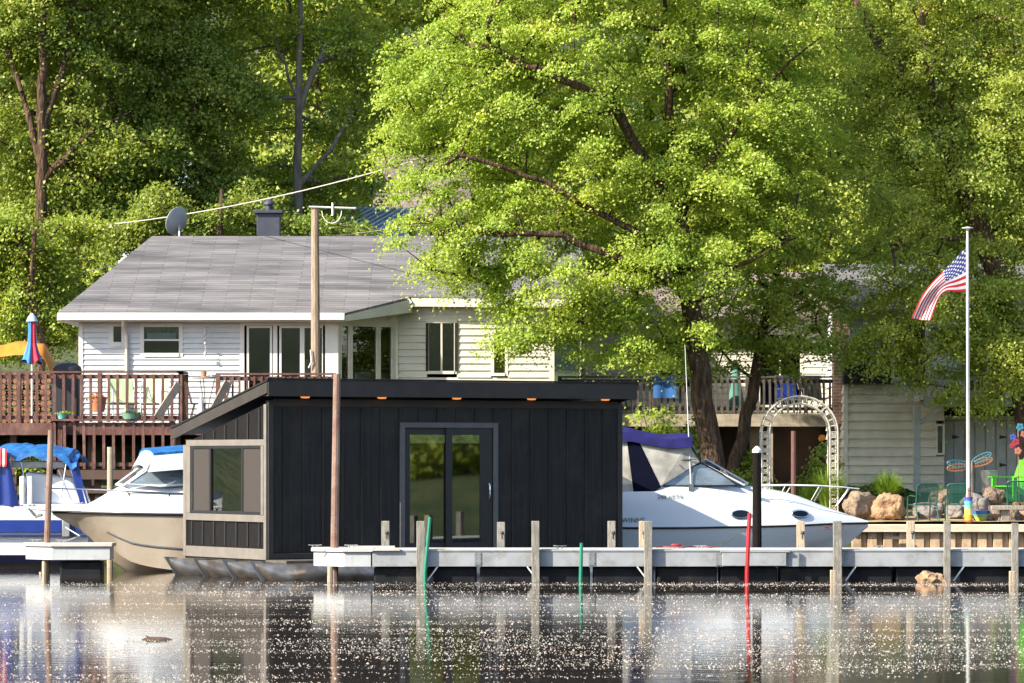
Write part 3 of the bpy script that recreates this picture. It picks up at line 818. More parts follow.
# door
g = MB(); g.box(du0 - .10, du0 + .0, -.035, .09, dz0 - .04, dz1 + .1); g.box(du1, du1 + .10, -.035, .09, dz0 - .04, dz1 + .1); g.box(du0 + .002, du1 - .002, -.035, .09, dz1, dz1 + .1)
build('door_trim', g, 'door_grey', cab, .004)
g = MB(); dm = (du0 + du1) / 2
def doorleaf(a, b, y0, y1, lw=.105, rw=.105, top=.13, bot=.12):
    g.box(a, a + lw, y0, y1, dz0, dz1); g.box(b - rw, b, y0, y1, dz0, dz1); g.box(a + lw, b - rw, y0, y1, dz1 - top, dz1); g.box(a + lw, b - rw, y0, y1, dz0, dz0 + bot)
doorleaf(du0 + .02, dm + .06, .03, .07, .12, .11); doorleaf(dm - .06, du1 - .02, -.012, .028, .13, .26)
g.box(du0, du1, -.02, .08, dz0 - .04, dz0 - .001)
d = build('sliding_door', g, 'black', cab, .003)
g = MB(); g.box(du0 + .14, dm - .05, .045, .052, dz0 + .12, dz1 - .13); build('pane', g, 'door_glass', d)
g = MB(); g.box(dm + .07, du1 - .28, .004, .011, dz0 + .12, dz1 - .13); build('pane', g, 'door_glass', d)
g = MB(); g.tube([(du1 - .1, -.03, 1.45), (du1 - .1, -.06, 1.5), (du1 - .1, -.06, 1.68), (du1 - .1, -.03, 1.73)], .014, 8); build('handle', g, 'chrome', d)
# side wall (left), right and back walls, floor
zs = 2.44
g = MB()
def sloped(mb, y0, y1, x0, x1, zb):
    mb.prism([(x0, y0, zb), (x0, y1, zb), (x0, y1, roofz(y1) - .30), (x0, y0, roofz(y0) - .30)], (x1 - x0, 0, 0))
wy0, wy1, wz0, wz1 = .27, 3.16, 1.16, 2.44
sloped(g, .101, CL - .0, .0, .09, zs + .002)
g.box(.0, .09, .101, CL, .5, wz0); g.box(0, .09, .101, wy0, wz0, zs); g.box(0, .09, wy1, CL, wz0, zs)
build('side_wall', g, 'charcoal_side', cab)
for i in range(7):
    y = .34 + i * .48
    g = MB(); g.box(-.02, -.0005, y - .03, y + .03, .58, 1.02); build('batten', g, 'black', cab)
    if y < CL - .2:
        g = MB(); g.prism([(-.02, y - .03, zs + .1), (-.02, y + .03, zs + .1), (-.02, y + .03, roofz(y) - .33), (-.02, y - .03, roofz(y) - .33)], (.0195, 0, 0)); build('batten', g, 'black', cab)
g = MB(); g.box(CW - .09, CW, .101, CL, .5, 2.5); sloped(g, .101, CL, CW - .09, CW, 2.5); build('side_wall', g, 'charcoal_side', cab)
bw0, bw1, bz0, bz1 = 3.7, 4.85, 1.65, 2.4
g = MB(); zb_ = roofz(CL) - .30
g.box(.09, bw0, CL - .09, CL, .5, zb_); g.box(bw1, CW - .09, CL - .09, CL, .5, zb_); g.box(bw0, bw1, CL - .09, CL, .5, bz0); g.box(bw0, bw1, CL - .09, CL, bz1, zb_)
build('back_wall', g, 'charcoal_side', cab)
g = MB(); g.box(.092, CW - .092, CL - .11, CL - .092, .5, bz0 - .05); g.box(.092, bw0 - .05, CL - .11, CL - .092, bz0 - .05, zb_ - .02); g.box(bw1 + .05, CW - .092, CL - .11, CL - .092, bz0 - .05, zb_ - .02); build('wall_lining', g, 'cabin_wood', cab)
g = MB(); g.box(bw0 - .05, bw0, CL - .11, CL + .02, bz0 - .05, bz1 + .05); g.box(bw1, bw1 + .05, CL - .11, CL + .02, bz0 - .05, bz1 + .05); g.box(bw0, bw1, CL - .11, CL + .02, bz1, bz1 + .05); g.box(bw0, bw1, CL - .11, CL + .02, bz0 - .05, bz0)
wn = build('window', g, 'white_trim', cab)
g = MB()
for i in range(13): g.box(bw0 + .02, bw1 - .02, CL - .09, CL - .07, bz0 + .03 + i * .055, bz0 + .045 + i * .055)
build('blind', g, 'white_trim', wn)
# side window: frame, trim, screens and glass
g = MB()
g.box(-.045, -.002, .0, .10, Z0 - .02, ZT - .12); g.box(-.045, -.002, CL - .12, CL + .0, Z0 - .02, roofz(CL) - .34)
g.box(-.04, -.002, .102, CL - .122, zs, zs + .115); g.box(-.04, -.002, .102, CL - .122, 1.03, 1.16); g.box(-.04, -.002, .102, CL - .122, Z0 - .02, .54)
g.box(-.055, -.002, .102, .2, 1.162, zs - .002); g.box(-.04, -.002, 3.26, CL - .122, 1.162, zs - .002)
build('side_trim', g, 'cabin_trim_sunlit', cab, .006)
g = MB(); g.box(-.03, .05, .2, .27, wz0, wz1); g.box(-.03, .05, wy1, 3.258, wz0, wz1); g.box(-.028, .05, .27, wy1, wz1 - .05, wz1 - .001); g.box(-.028, .05, .27, wy1, wz0 + .001, wz0 + .06)
g.box(-.03, .03, 1.0, 1.06, wz0 + .06, wz1 - .05); g.box(-.03, .03, 2.38, 2.44, wz0 + .06, wz1 - .05)
wn = build('window', g, 'black', cab, .003)
for a, b in ((.27, 1.0), (2.44, 3.16)):
    g = MB(); g.box(-.01, -.004, a, b, wz0 + .06, wz1 - .05); build('screen', g, 'screen_mesh', wn)
g = MB(); g.box(.004, .010, 1.06, 2.38, wz0 + .06, wz1 - .05); build('pane', g, 'door_glass', wn)
g = MB(); g.box(.05, .3, 2.25, 2.36, wz0 + .06, wz1 - .05); build('sash', g, 'cabin_trim_sunlit', wn)
# roof
g = MB(); oh = .30; ob = .25
def rp(x, y, d=0): return Vector((x, y, roofz(y) + .02 - d))
g.prism([rp(-.14, -oh), rp(-.14, CL + ob), rp(-.14, CL + ob, .10), rp(-.14, -oh, .10)], (CW + .26, 0, 0))
rf = build('roof', g, 'roof_metal', cab, .008)
g = MB()
g.box(-.16, CW + .14, -oh - .035, -oh - .002, roofz(-oh) - .25, roofz(-oh) + .05)
for x0, x1 in ((-.175, -.142), (CW + .122, CW + .155)):
    g.prism([rp(x0, -oh, .21), rp(x0, CL + ob, .21), rp(x0, CL + ob, .012), rp(x0, -oh, .012)], (x1 - x0, 0, 0))
build('fascia', g, 'cabin_trim_front', rf, .005)
g = MB(); 
for x0, x1 in ((-.185, -.135), (CW + .115, CW + .165)):
    g.prism([rp(x0, -oh - .04, -.0), rp(x0, CL + ob + .03, -.0), rp(x0, CL + ob + .03, -.035), rp(x0, -oh - .04, -.035)], (x1 - x0, 0, 0))
g.box(-.18, CW + .16, -oh - .05, -oh + .03, roofz(-oh) + .052, roofz(-oh) + .085)
build('drip_edge', g, 'roof_metal', rf, .003)
zso = roofz(-oh) - .245
g = MB(); g.box(-.13, CW + .11, -oh, -.026, zso, zso + .03); build('soffit', g, 'soffit', rf)
for px in (300, 377, 452, 527, 601):
    k_ = (px - 512) / FPX; uu = (k_ * 71.6 + 4.477) / (.866 - .5 * k_)
    g = MB(); g.lathe([(.01, -.035), (.075, -.03), (.09, 0)], (uu + .0, -.17, zso - .001), 14); build('soffit_light', g, 'amber_lamp', rf)
# interior furniture glimpsed: bed platform
g = MB(); g.box(.4, 1.9, 2.3, CL - .12, .5, 1.0); build('bench', g, 'cabin_wood', cab, .02)

# ================================================================== boats
def catm(p, x):
    """Catmull-Rom on a list of (x, v...)"""
    for i in range(len(p) - 1):
        if x <= p[i + 1][0] or i == len(p) - 2:
            a, b = p[i], p[i + 1]; z = p[i - 1] if i else a; c = p[i + 2] if i + 2 < len(p) else b
            t = (x - a[0]) / (b[0] - a[0]); out = []
            for k in range(1, len(a)):
                m0 = (b[k] - z[k]) / max(b[0] - z[0], 1e-6) * (b[0] - a[0]); m1 = (c[k] - a[k]) / max(c[0] - a[0], 1e-6) * (b[0] - a[0])
                h = (2 * t ** 3 - 3 * t * t + 1) * a[k] + (t ** 3 - 2 * t * t + t) * m0 + (-2 * t ** 3 + 3 * t * t) * b[k] + (t ** 3 - t * t) * m1
                out.append(h)
            return out
def hull_mesh(stations, n=30):
    """stations: (x, keel z, chine half-breadth, chine z, sheer half-breadth, sheer z)"""
    g = MB(); rows = []
    x0, x1 = stations[0][0], stations[-1][0]
    for i in range(n + 1):
        x = lerp(x0, x1, 1 - (1 - i / n) ** 1.25); kz, cb, cz, sb, sz = catm(stations, x)
        half = [(0, kz), (cb * .5, lerp(kz, cz, .45)), (cb, cz), (cb + .03 * min(1, sb), cz + .01), (lerp(cb, sb, .45), lerp(cz, sz, .4)), (lerp(cb, sb, .85), lerp(cz, sz, .75)), (sb, sz)]
        row = [Vector((x, -b, z)) for b, z in half[::-1]] + [Vector((x, b, z)) for b, z in half[1:]]
        rows.append(row)
    k = len(rows[0]); g.v = [tuple(p) for r_ in rows for p in r_]
    g.f = [(i * k + j, (i + 1) * k + j, (i + 1) * k + j + 1, i * k + j + 1) for i in range(n) for j in range(k - 1)]
    g.f.append(tuple(range(k)))
    g.m = [0] * len(g.f)
    return g, rows
def deck_mesh(prof, n=30):
    """prof: (x, half-breadth at sheer, sheer z, half-breadth of the house, shoulder z, crown z)"""
    g = MB(); x0, x1 = prof[0][0], prof[-1][0]; rows = []
    for i in range(n + 1):
        x = lerp(x0, x1, 1 - (1 - i / n) ** 1.25); sb, sz, hb, hz, cz = catm(prof, x)
        half = [(sb, sz), (lerp(hb, sb, .8), lerp(sz, hz, .45)), (lerp(hb, sb, .45), lerp(sz, hz, .82)), (hb, hz), (hb * .6, lerp(hz, cz, .7)), (0, cz)]
        rows.append([Vector((x, -b, z)) for b, z in half] + [Vector((x, b, z)) for b, z in half[-2::-1]])
    k = len(rows[0]); g.v = [tuple(p) for r_ in rows for p in r_]
    g.f = [(i * k + j, i * k + j + 1, (i + 1) * k + j + 1, (i + 1) * k + j)[::-1] for i in range(n) for j in range(k - 1)]
    g.f.append(tuple(range(k))[::-1]); g.m = [0] * len(g.f)
    return g, rows

# ---- right cabin cruiser. local x forward (world +x), y port
BY = 10.3
b = thing('cabin_cruiser', 'white cabin cruiser with a navy canvas top moored behind the long dock', 'boat', (0, BY, 0), 0, world=False)
YN = BY - 1.22
def bx_(px, dy=-1.22): return X(px, BY + dy)
def bz_(py, dy=-1.22): return Z(py, BY + dy)
zs_ = bz_(527)
tipx = X(868, BY)
st = [(-.15, -.45, 1.0, .02, 1.2, zs_), (1.5, -.47, 1.05, .03, 1.24, zs_ - .01), (3.2, -.45, 1.02, .08, 1.25, zs_ - .02), (4.6, -.38, .86, .18, 1.12, zs_ - .0), (5.7, -.2, .56, .34, .86, zs_ + .02), (6.5, .15, .25, .52, .48, zs_ + .05), (tipx, zs_ - .02, .01, zs_ - .01, .03, zs_ + .06)]
g, rows = hull_mesh(st, 34); hl = build('hull', g, 'hull_grey', b, sharp=28)
g = MB(); g.tube([r_[0] + Vector((0, -.012, 0)) for r_ in rows], .022, 6); g.tube([r_[-1] + Vector((0, .012, 0)) for r_ in rows], .022, 6); build('rub_rail', g, 'black', hl)
g = MB(); g.tube([Vector((lerp(.0, 6.1, i / 20), -catm(st, lerp(0, 6.1, i / 20))[1] - .045, catm(st, lerp(0, 6.1, i / 20))[2] + .11)) for i in range(21)], .012, 5); build('pinstripe', g, 'lettering', hl)
pf = [(-.15, 1.19, zs_ + .01, 1.0, bz_(497), bz_(495)), (1.2, 1.23, zs_ + .0, 1.02, bz_(492), bz_(489)), (2.7, 1.24, zs_, .98, bz_(485), bz_(478)), (3.75, 1.2, zs_, .9, bz_(484), bz_(480)), (4.7, 1.09, zs_ + .0, .72, bz_(489), bz_(485)),
      (5.7, .85, zs_ + .03, .48, bz_(498), bz_(494)), (6.45, .49, zs_ + .055, .26, bz_(511), bz_(508)), (tipx, .03, zs_ + .065, .015, zs_ + .09, zs_ + .10)]
g, rows = deck_mesh(pf, 34); dk = build('deck', g, 'gelcoat_blue', b, sharp=30)
# side surface normal helper for things set on the near side
def side_pt(px, py):
    """a point on the near topside at a pixel of the photograph's elevation: solved by sliding in y"""
    x = bx_(px); 
    for _ in range(3):
        sb, sz, hb, hz, cz = catm(pf, x)
        z = bz_(py, -sb); t = min(1, max(0, (z - sz) / (hz - sz)))
        yb = lerp(sb, lerp(hb, sb, .8), t / .45) if t < .45 else (lerp(lerp(hb, sb, .8), lerp(hb, sb, .45), (t - .45) / .37) if t < .82 else lerp(lerp(hb, sb, .45), hb, (t - .82) / .18))
        x = X(px, BY - yb); z = Z(py, BY - yb)
    return Vector((x, -yb, z))
def plane_at(px, py):
    c = side_pt(px, py); xd = (side_pt(px + 8, py) - side_pt(px - 8, py)).normalized(); zd = side_pt(px, py - 4) - side_pt(px, py + 4)
    zd = (zd - zd.dot(xd) * xd).normalized(); return c, xd, zd, xd.cross(zd)
for px, py in ((740.5, 514.5), (800, 514)):
    c, xd, zd, nn_ = plane_at(px, py); el = lambda k, o: [c + nn_ * o + xd * .19 * k * math.cos(a) + zd * .08 * k * math.sin(a) for a in [i * math.pi / 12 for i in range(24)]]
    g = MB(); g.tube(el(1, .014), .016, 6, closed=True); po = build('porthole', g, 'chrome', dk)
    g = MB(); g.prism(el(.97, .012), nn_ * -.01); build('pane', g, 'porthole_glass', po)
# windscreen: wrap-round glass from the sides up to the arch
def near(px, py, yo): return Vector((X(px, BY + yo), yo, Z(py, BY + yo)))
hbw = .93
A = near(663, 486, -1.0); Bq = near(676, 474, -.98); Cq = near(702, 463, -.9); D = near(737, 485.5, -.93)
E = near(722, 474, -.9)
def mir(v): return Vector((v.x, -v.y, v.z))
for f_ in (lambda v: v, mir):
    pl = [f_(q) for q in (A, Bq, near(688, 468, -.93), Cq, E, D)]
    g = MB(); g.prism(pl, (0, .008, 0)); build('side_window', g, 'boat_glass', dk)
    g = MB(); g.tube(pl, .018, 6, closed=True); g.bar(f_(near(692, 467, -.92)), f_(near(694, 485.5, -.95)), .02, .02); build('window_frame', g, 'black', dk)
TL = near(688, 441, -.55); TR = mir(TL); FB = near(745, 484, -.5); FBR = mir(FB)
TL2 = near(697, 458, -.72)
for a_, b_, c_, d_ in ((near(700, 462, -.88), near(744, 485, -.82), near(748, 483.5, -.02), near(706, 459.5, -.02)), (mir(near(700, 462, -.88)), mir(near(744, 485, -.82)), near(748, 483.5, .02), near(706, 459.5, .02))):
    g = MB(); g.prism([a_, b_, c_, d_], (0, 0, .01)); ws = build('windscreen', g, 'boat_glass', dk)
    g = MB(); g.tube([a_, b_, c_, d_], .02, 6, closed=True); build('screen_frame', g, 'gelcoat_blue', ws)
# canvas top
def topf(u, v):
    px = lerp(596, 690, u); x = X(px, BY); yo = lerp(-1.12, 1.12, v)
    zc = Z(lerp(428, 433, u), BY) + .05 * math.sin(u * math.pi * 2.2) - .10 * abs(2 * v - 1) ** 3 - .05 * abs(2 * u - 1) ** 6 + .02 * noise.noise(Vector((x * 4, yo * 4, 0)))
    return Vector((x, yo, zc))
g = MB(); g.sheet(topf, 24, 14, (0, 0, -.02))
for s_ in (-1, 1):
    g.sheet(lambda u, v: topf(u, 0 if s_ < 0 else 1) + Vector((0, s_ * .02 * v, -v * (.20 - .03 * u + .02 * math.sin(u * 9)))), 24, 3, (0, .012, 0))
g.sheet(lambda u, v: topf(1, u) + Vector((.03 * v, 0, -v * .16)), 12, 3, (-.012, 0, 0))
build('canvas_top', g, 'purple_canvas', b, sharp=50)
for s_ in (-1, 1):
    k_ = (lambda v: v) if s_ < 0 else mir
    yo = -1.08
    pl = [near(633, 449, yo), near(638, 441, yo), near(662, 489, yo), near(645, 502, yo), near(634, 506, yo), near(612, 510, yo), near(612, 503, yo), near(634, 498, yo), near(636, 494, yo), near(629, 447, yo)]
    pl = [near(627, 441, yo), near(639, 441, yo), near(661, 487, yo), near(642, 502, yo), near(606, 509, yo), near(606, 501, yo), near(634, 497, yo)]
    g = MB(); g.prism([k_(q) for q in pl], (0, .012, 0)); build('side_curtain', g, 'navy_canvas', b)
    pl = [near(639, 441, yo), near(690, 440, -1.04), near(701, 461, -.96), near(661, 486, yo)]
    g = MB(); g.prism([k_(q) + Vector((0, .004, 0)) for q in pl], (0, .005, 0)); vn = build('clear_panel', g, 'vinyl', b)
    g = MB()
    for p1, p2 in (((641, 446), (668, 472)), ((672, 441), (655, 482)), ((690, 441), (664, 484)), ((655, 445), (683, 468)), ((646, 462), (697, 459))):
        g.tube([k_(near(*p1, yo + .05)), k_(near(*p2, yo + .05))], .012, 5)
    build('support_rod', g, 'alu_dull', b)
    pl = [near(606, 441, yo), near(627, 441, yo), near(634, 497, yo), near(606, 501, yo)]
    g = MB(); g.prism([k_(q) + Vector((0, .004, 0)) for q in pl], (0, .005, 0)); build('clear_panel', g, 'vinyl', b)
    g = MB(); g.tube([k_(near(688, 441, -1.03)), k_(near(701, 462, -.97))], .022, 6); build('window_post', g, 'black', b)
g = MB(); g.prism([near(690, 441, -1.0), near(704, 458, -.9), near(704, 458, .9), near(690, 441, 1.0)], (.01, 0, .005)); build('clear_panel', g, 'vinyl', b)
# inside: seats, helm
g = MB(); g.box(3.05, 3.35, -.75, -.2, 1.1, 1.75); g.box(2.3, 2.6, -.8, .6, 1.05, 1.5); g.box(1.2, 2.2, -.95, .95, .9, 1.25); build('seat', g, 'cushion', b, .05)
g = MB(); g.blob(near(685, 479, -.55), (.2, .14, .1), 2, .2, 2); build('helm_cover', g, 'navy_canvas', b)
g = MB(); g.box(X(703, 9.5), X(713, 9.5), -.82, -.78, Z(484, 9.5), Z(477, 9.5)); build('folded_towel', g, 'red_paint', b, .01)
# bow rail
g = MB(); rl = [side_pt(764, 492) + Vector((0, .12, .08))]
rp_ = [(764, 486), (790, 485.5), (820, 486), (845, 487.5), (859, 489)]
def railpt(px, py):
    x = X(px, BY - .7); sb = catm(pf, min(x, tipx - .15))[0] - .12; sb = max(sb, .04)
    x = X(px, BY - sb); return Vector((x, -sb, Z(py, BY - sb)))
top = [railpt(*q) for q in rp_]
full = top + [mir(q) for q in top[::-1]]
g.tube(full, .016, 6)
for (qpx, qpy), (tpx, tpy) in (((760, 493), (767, 486)), ((783, 495), (791, 485.5)), ((814, 498), (823, 486)), ((837, 503), (850, 488))):
    q = railpt(tpx, tpy); p = side_pt(qpx, qpy); p.y = q.y
    g.tube([p + Vector((0, 0, -.06)), q], .010, 6); g.tube([mir(p) + Vector((0, 0, -.06)), mir(q)], .008, 6)
build('bow_rail', g, 'white_metal', b)
g = MB(); g.tube([near(691, 486, -1.0), near(688, 420, -1.0), near(685, 345, -1.0)], [.018, .011, .006], 6); an = build('antenna', g, 'white_metal', b)
g = MB(); g.box(X(689, YN), X(694, YN), -1.05, -.98, Z(492, YN), Z(484, YN)); build('antenna_mount', g, 'chrome', an)
g = MB(); g.box(X(678, YN), X(684, YN), -1.10, -1.05, bz_(505), bz_(503)); g.box(X(749, YN), X(756, YN), -1.0, -.93, bz_(491), bz_(489.5)); build('vent', g, 'chrome', dk)
c, xd, zd, nn_ = plane_at(628, 520); text_mesh('lettering', 'FOUR WINNS', .14, 'lettering', dk, c + nn_ * .016 - xd * .53 - zd * .05, xd, zd, .002)
c, xd, zd, nn_ = plane_at(671, 497); text_mesh('lettering', '248 VISTA', .12, 'lettering', dk, c + nn_ * .02 - xd * .28 - zd * .04, xd, zd, .002)
text_mesh('registration_number', 'MC 8472', .12, 'lettering_red', hl, (X(824, BY - .75), -.83, bz_(530, -.8)), (1, .42, .03), (0, -.35, 1), .003)
g = MB(); g.tube([near(742, 531, -1.33), near(728, 541, -1.5), near(712, 549, -2.2), near(700, 551, -3.4)], .013, 5); single('mooring_rope', g, 'rope', 'yellow rope running from the white cruiser down to the dock', 'rope', near(742, 531, -1.3))
bpy.data.objects['mooring_rope'].location = Vector(bpy.data.objects['mooring_rope'].location) + Vector((0, BY, 0))

# ---- left tan-hulled cruiser: bow toward lower left
AB = R(14); hd = math.pi + AB; cA, sA = math.cos(AB), math.sin(AB)
vcen = 5.0
o0 = Vector((-6.25, 7.15, 0))   # on the boat's axis, level with the cabin's corner
b = thing('sport_cruiser', 'tan hulled white cruiser with its bow rail and pulpit over the small dock', 'boat', tuple(o0), hd, world=False)
# local +x forward; near side is +y (port). forward distance f from o0
def fx(px, yo=0):
    k_ = (px - 512) / FPX   # solve for f with lateral offset yo toward the near side
    # world = o0 + f*(-cos30,-sin30) + yo*( sin30,-cos30)
    c_, s_ = cA, sA
    bx0, by0 = o0.x + yo * s_, o0.y - yo * c_
    return (k_ * (70 + by0) - bx0) / (-c_ + k_ * s_)
def fz(py, f, yo=0):
    return Z(py, o0.y - sA * f - cA * yo)
ftip = fx(53); zsL = fz(515, 0, 1.15)
ff = lambda px, yo=0: fx(px, yo)
st = [(-2.8, -.4, 1.0, -.05, 1.1, zsL - .02), (-1.6, -.42, 1.0, -.05, 1.13, zsL - .02), (-.5, -.4, .95, -.03, 1.1, zsL), (.5, -.32, .80, .02, .98, zsL + .01), (fx(128), -.05, .40, .18, .74, zsL + .02), (fx(106), .34, .22, .50, .56, zsL + .03), (fx(86), .72, .10, .82, .36, zsL + .04), (ftip, zsL - .0, .02, zsL + .01, .05, zsL + .05)]
g, rows = hull_mesh(st, 32); hl = build('hull', g, 'gelcoat_tan', b, sharp=28)
g = MB(); g.tube([r_[-1] + Vector((0, .012, 0)) for r_ in rows], .028, 6); g.tube([r_[0] + Vector((0, -.012, 0)) for r_ in rows], .028, 6); build('rub_rail', g, 'black', hl)
g = MB(); 
def midline(t_):
    x = lerp(-2.7, fx(104), t_); kz, cb, cz, sb, sz = catm(st, x); return Vector((x, lerp(cb, sb, .45) + .012, lerp(cz, sz, .4)))
g.tube([midline(i / 20) for i in range(21)], .018, 5); build('boot_stripe', g, 'lettering', hl)
pf = [(-2.8, 1.1, zsL, .9, zsL + .45, zsL + .5), (-1.2, 1.12, zsL + .02, .88, zsL + .55, zsL + .6), (-.3, 1.06, zsL + .02, .8, zsL + .56, zsL + .62), (.5, .98, zsL + .03, .70, zsL + .56, zsL + .62), (fx(122), .74, zsL + .05, .5, zsL + .50, zsL + .56), (fx(104), .56, zsL + .05, .34, zsL + .33, zsL + .38), (fx(86), .37, zsL + .07, .2, zsL + .17, zsL + .2), (ftip, .06, zsL + .07, .03, zsL + .10, zsL + .11)]
g, rows = deck_mesh(pf, 32); dk = build('deck', g, 'gelcoat_white', b, sharp=30)
# pulpit
g = MB(); fp = fx(30)
g.prism([(ftip - .5, -.3, zsL + .06), (ftip - .5, .3, zsL + .06), (ftip + .05, .16, zsL + .07), (fp, .13, zsL + .10), (fp, -.13, zsL + .10), (ftip + .05, -.16, zsL + .07)], (0, 0, .06)); pu = build('pulpit', g, 'gelcoat_white', b, .015)
g = MB(); g.tube([(fp - .1, 0, zsL + .2), (fp + .02, 0, zsL + .12), (fp - .1, 0, zsL - .02)], .03, 7); g.tube([(fp - .22, -.12, zsL + .0), (fp - .12, 0, zsL - .04), (fp - .22, .12, zsL + .0)], .025, 6); build('anchor', g, 'galv', pu)
# cabin windscreen block
zt = fz(446, -1.3, .6)
def Lp(px, py, yo): f = fx(px, yo); return Vector((f, yo, fz(py, f, yo)))
fr = []
for s_ in (1, -1):
    def q_(px, py, yo):
        v = Lp(px, py, abs(yo)); return Vector((v.x, v.y * s_, v.z))
    pl = [q_(128, 484, .62), q_(157, 464, .6), q_(198, 463, .7), q_(198, 484, .86), q_(160, 486, .86)]
    g = MB(); g.prism(pl, (0, -.008, 0)); sw = build('side_window', g, 'boat_glass', dk)
    g = MB(); g.tube(pl, .022, 6, closed=True); build('window_frame', g, 'gelcoat_white', sw)
a_ = Lp(124, 485, .55); b2 = Lp(153, 464, .55)
g = MB(); g.prism([a_, Vector((a_.x, -a_.y, a_.z)), Vector((b2.x, -b2.y, b2.z)), b2], (0, 0, .01)); ws = build('windscreen', g, 'boat_glass', dk)
g = MB(); g.tube([a_, Vector((a_.x, -a_.y, a_.z)), Vector((b2.x, -b2.y, b2.z)), b2], .022, 6, closed=True); g.bar((a_ + b2) / 2 * 1 + Vector((0, -.3, 0)), b2 + Vector((0, -.2, .02)), .03, .02); build('screen_frame', g, 'gelcoat_white', ws)
# hardtop canvas: white cloth with a blue roof edge
def ct(u, v):
    f = lerp(fx(150, .5), -2.5, u); yo = lerp(-.95, .95, v)
    return Vector((f, yo, fz(448, fx(165, .5), .5) + .1 * math.sin(min(1, u * 2) * 1.5) - .1 * abs(2 * v - 1) ** 3))
g = MB(); g.sheet(ct, 12, 10, (0, 0, -.05)); build('canvas_top', g, 'blue_tarp', b, sharp=60)
g = MB()
for s_ in (0, 1):
    sg = 1 if s_ else -1
    g.sheet(lambda u, v: ct(u, s_) + Vector((-.0 + .12 * v * (1 - u), sg * .06 * v, -.05 - v * .32)), 12, 3, (0, -sg * .02, 0))
g.sheet(lambda u, v: ct(0, u) + Vector((.16 * v, 0, -.05 - v * .28)), 10, 3, (-.02, 0, 0))
build('enclosure', g, 'gelcoat_white', b, sharp=60)
# bow rail
g = MB(); tl = []
for i in range(9):
    f = lerp(-.1, ftip + .15, i / 8); sb = max(.12, catm(pf, min(f, ftip - .02))[0] - .1); tl.append(Vector((f, sb, zsL + lerp(.40, .52, i / 8))))
fl = tl + [Vector((v.x, -v.y, v.z)) for v in tl[::-1]]
g.tube(fl, .016, 6)
for i in (0, 2, 4, 6, 8):
    for s_ in (1, -1): 
        v = tl[i]; g.tube([Vector((v.x - .12, v.y * s_, zsL + .06)), Vector((v.x, v.y * s_, v.z))], .012, 6)
build('bow_rail', g, 'chrome', b)
g = MB(); g.tube([o0 + Vector((-cA, -sA, 0)) * (ftip - .25) + Vector((0, 0, zsL - .25)), Vector((X(80, 4.9), 4.9, .72)), Vector((X(64, 4.5), 4.5, .62))], .012, 5)
single('mooring_rope', g, 'rope_white', 'white rope sagging from the tan bow to the small dock cleat', 'rope', (X(80, 4.9), 4.9, .62))

# ---- blue striped boat far left
BYB = 11.0
b = thing('cuddy_boat', 'white boat with a blue hull stripe under a bright blue tarp', 'boat', (X(30, BYB), BYB, 0), 0, world=False)
x_ = lambda px, yo=-1.1: X(px, BYB + yo) - X(30, BYB)
z_ = lambda py, yo=-1.1: Z(py, BYB + yo)
zs3 = z_(506)
st = [(-6.2, .5, .02, .6, .1, zs3 + .2), (-5, -.1, .7, .2, .9, zs3 + .1), (-3.6, -.35, .95, .1, 1.15, zs3), (-1, -.4, 1.05, .05, 1.18, zs3), (x_(88), -.38, 1.05, .05, 1.15, zs3 - .02)]
g, rows = hull_mesh(st, 26); g.f[-1] = g.f[-1]; k_ = 13
n_ = len(rows); g.f.append(tuple(range((n_ - 1) * k_, n_ * k_))[::-1]); g.m.append(0); hl = build('hull', g, 'gelcoat_blue', b, sharp=28)
g = MB(); g.box(-4.2, x_(88) - .02, -1.205, -1.19 + .04, z_(532), z_(520)); g.box(-4.2, x_(88) - .02, -1.21, -1.15, z_(536), z_(534.5)); build('hull_stripe', g, 'blue_stripe', hl)
g = MB(); g.box(-4, x_(88) + .01, -1.15, 1.15, z_(563.5) , z_(555)); build('boot_stripe', g, 'navy_canvas', hl)
g = MB(); g.box(-3.6, x_(86), -1.12, 1.12, zs3 - .03, zs3 + .04); dk = build('deck', g, 'gelcoat_white', b, .02)
g = MB(); g.prism([(x_(20), -.8, zs3 + .04), (x_(82), -.8, zs3 + .04), (x_(70), -.8, z_(478)), (x_(24), -.8, z_(472))], (0, 1.6, 0)); build('seat_cover', g, 'gelcoat_white', b, .05)
g = MB()
def tarp(u, v):
    x = lerp(x_(-12), x_(77), u); yo = lerp(-1.15, 1.15, v)
    z = z_(452) + .16 * math.sin(u * 2.6 + .4) * 1 + .09 * noise.noise(Vector((x * 2.2, yo * 1.7, 1))) + .05 * noise.noise(Vector((x * 6, yo * 5, 2))) - .16 * abs(2 * v - 1) ** 2 - .10 * (1 if u > .93 else 0)
    return Vector((x, yo, z))
g.sheet(tarp, 44, 24, (0, 0, -.02)); g.sheet(lambda u, v: tarp(u, 0) + Vector((0, -.02 * v, -.12 * v - .05 * v * math.sin(u * 23))), 44, 3, (0, .015, 0)); build('tarp', g, 'blue_tarp', b, sharp=40)
g = MB(); g.box(x_(10), x_(64), -1.0, -.9, z_(468), z_(461)); build('bimini_boot', g, 'galv', b, .02)
g = MB(); g.prism([(x_(68), -1.08, z_(459)), (x_(77), -1.08, z_(459)), (x_(87), -1.08, z_(501)), (x_(80), -1.08, z_(503))], (0, .03, 0)); build('canvas_strap', g, 'blue_stripe', b)
g = MB(); g.sheet(lambda u, v: Vector((lerp(x_(-14), lerp(x_(9), x_(20), v), u), -1.16 + .03 * math.sin(u * 12 + v * 2), lerp(z_(456), z_(508) + .12 * (1 - u), v))), 14, 8, (0, .012, 0)); build('canvas_curtain', g, 'blue_stripe', b, sharp=60)
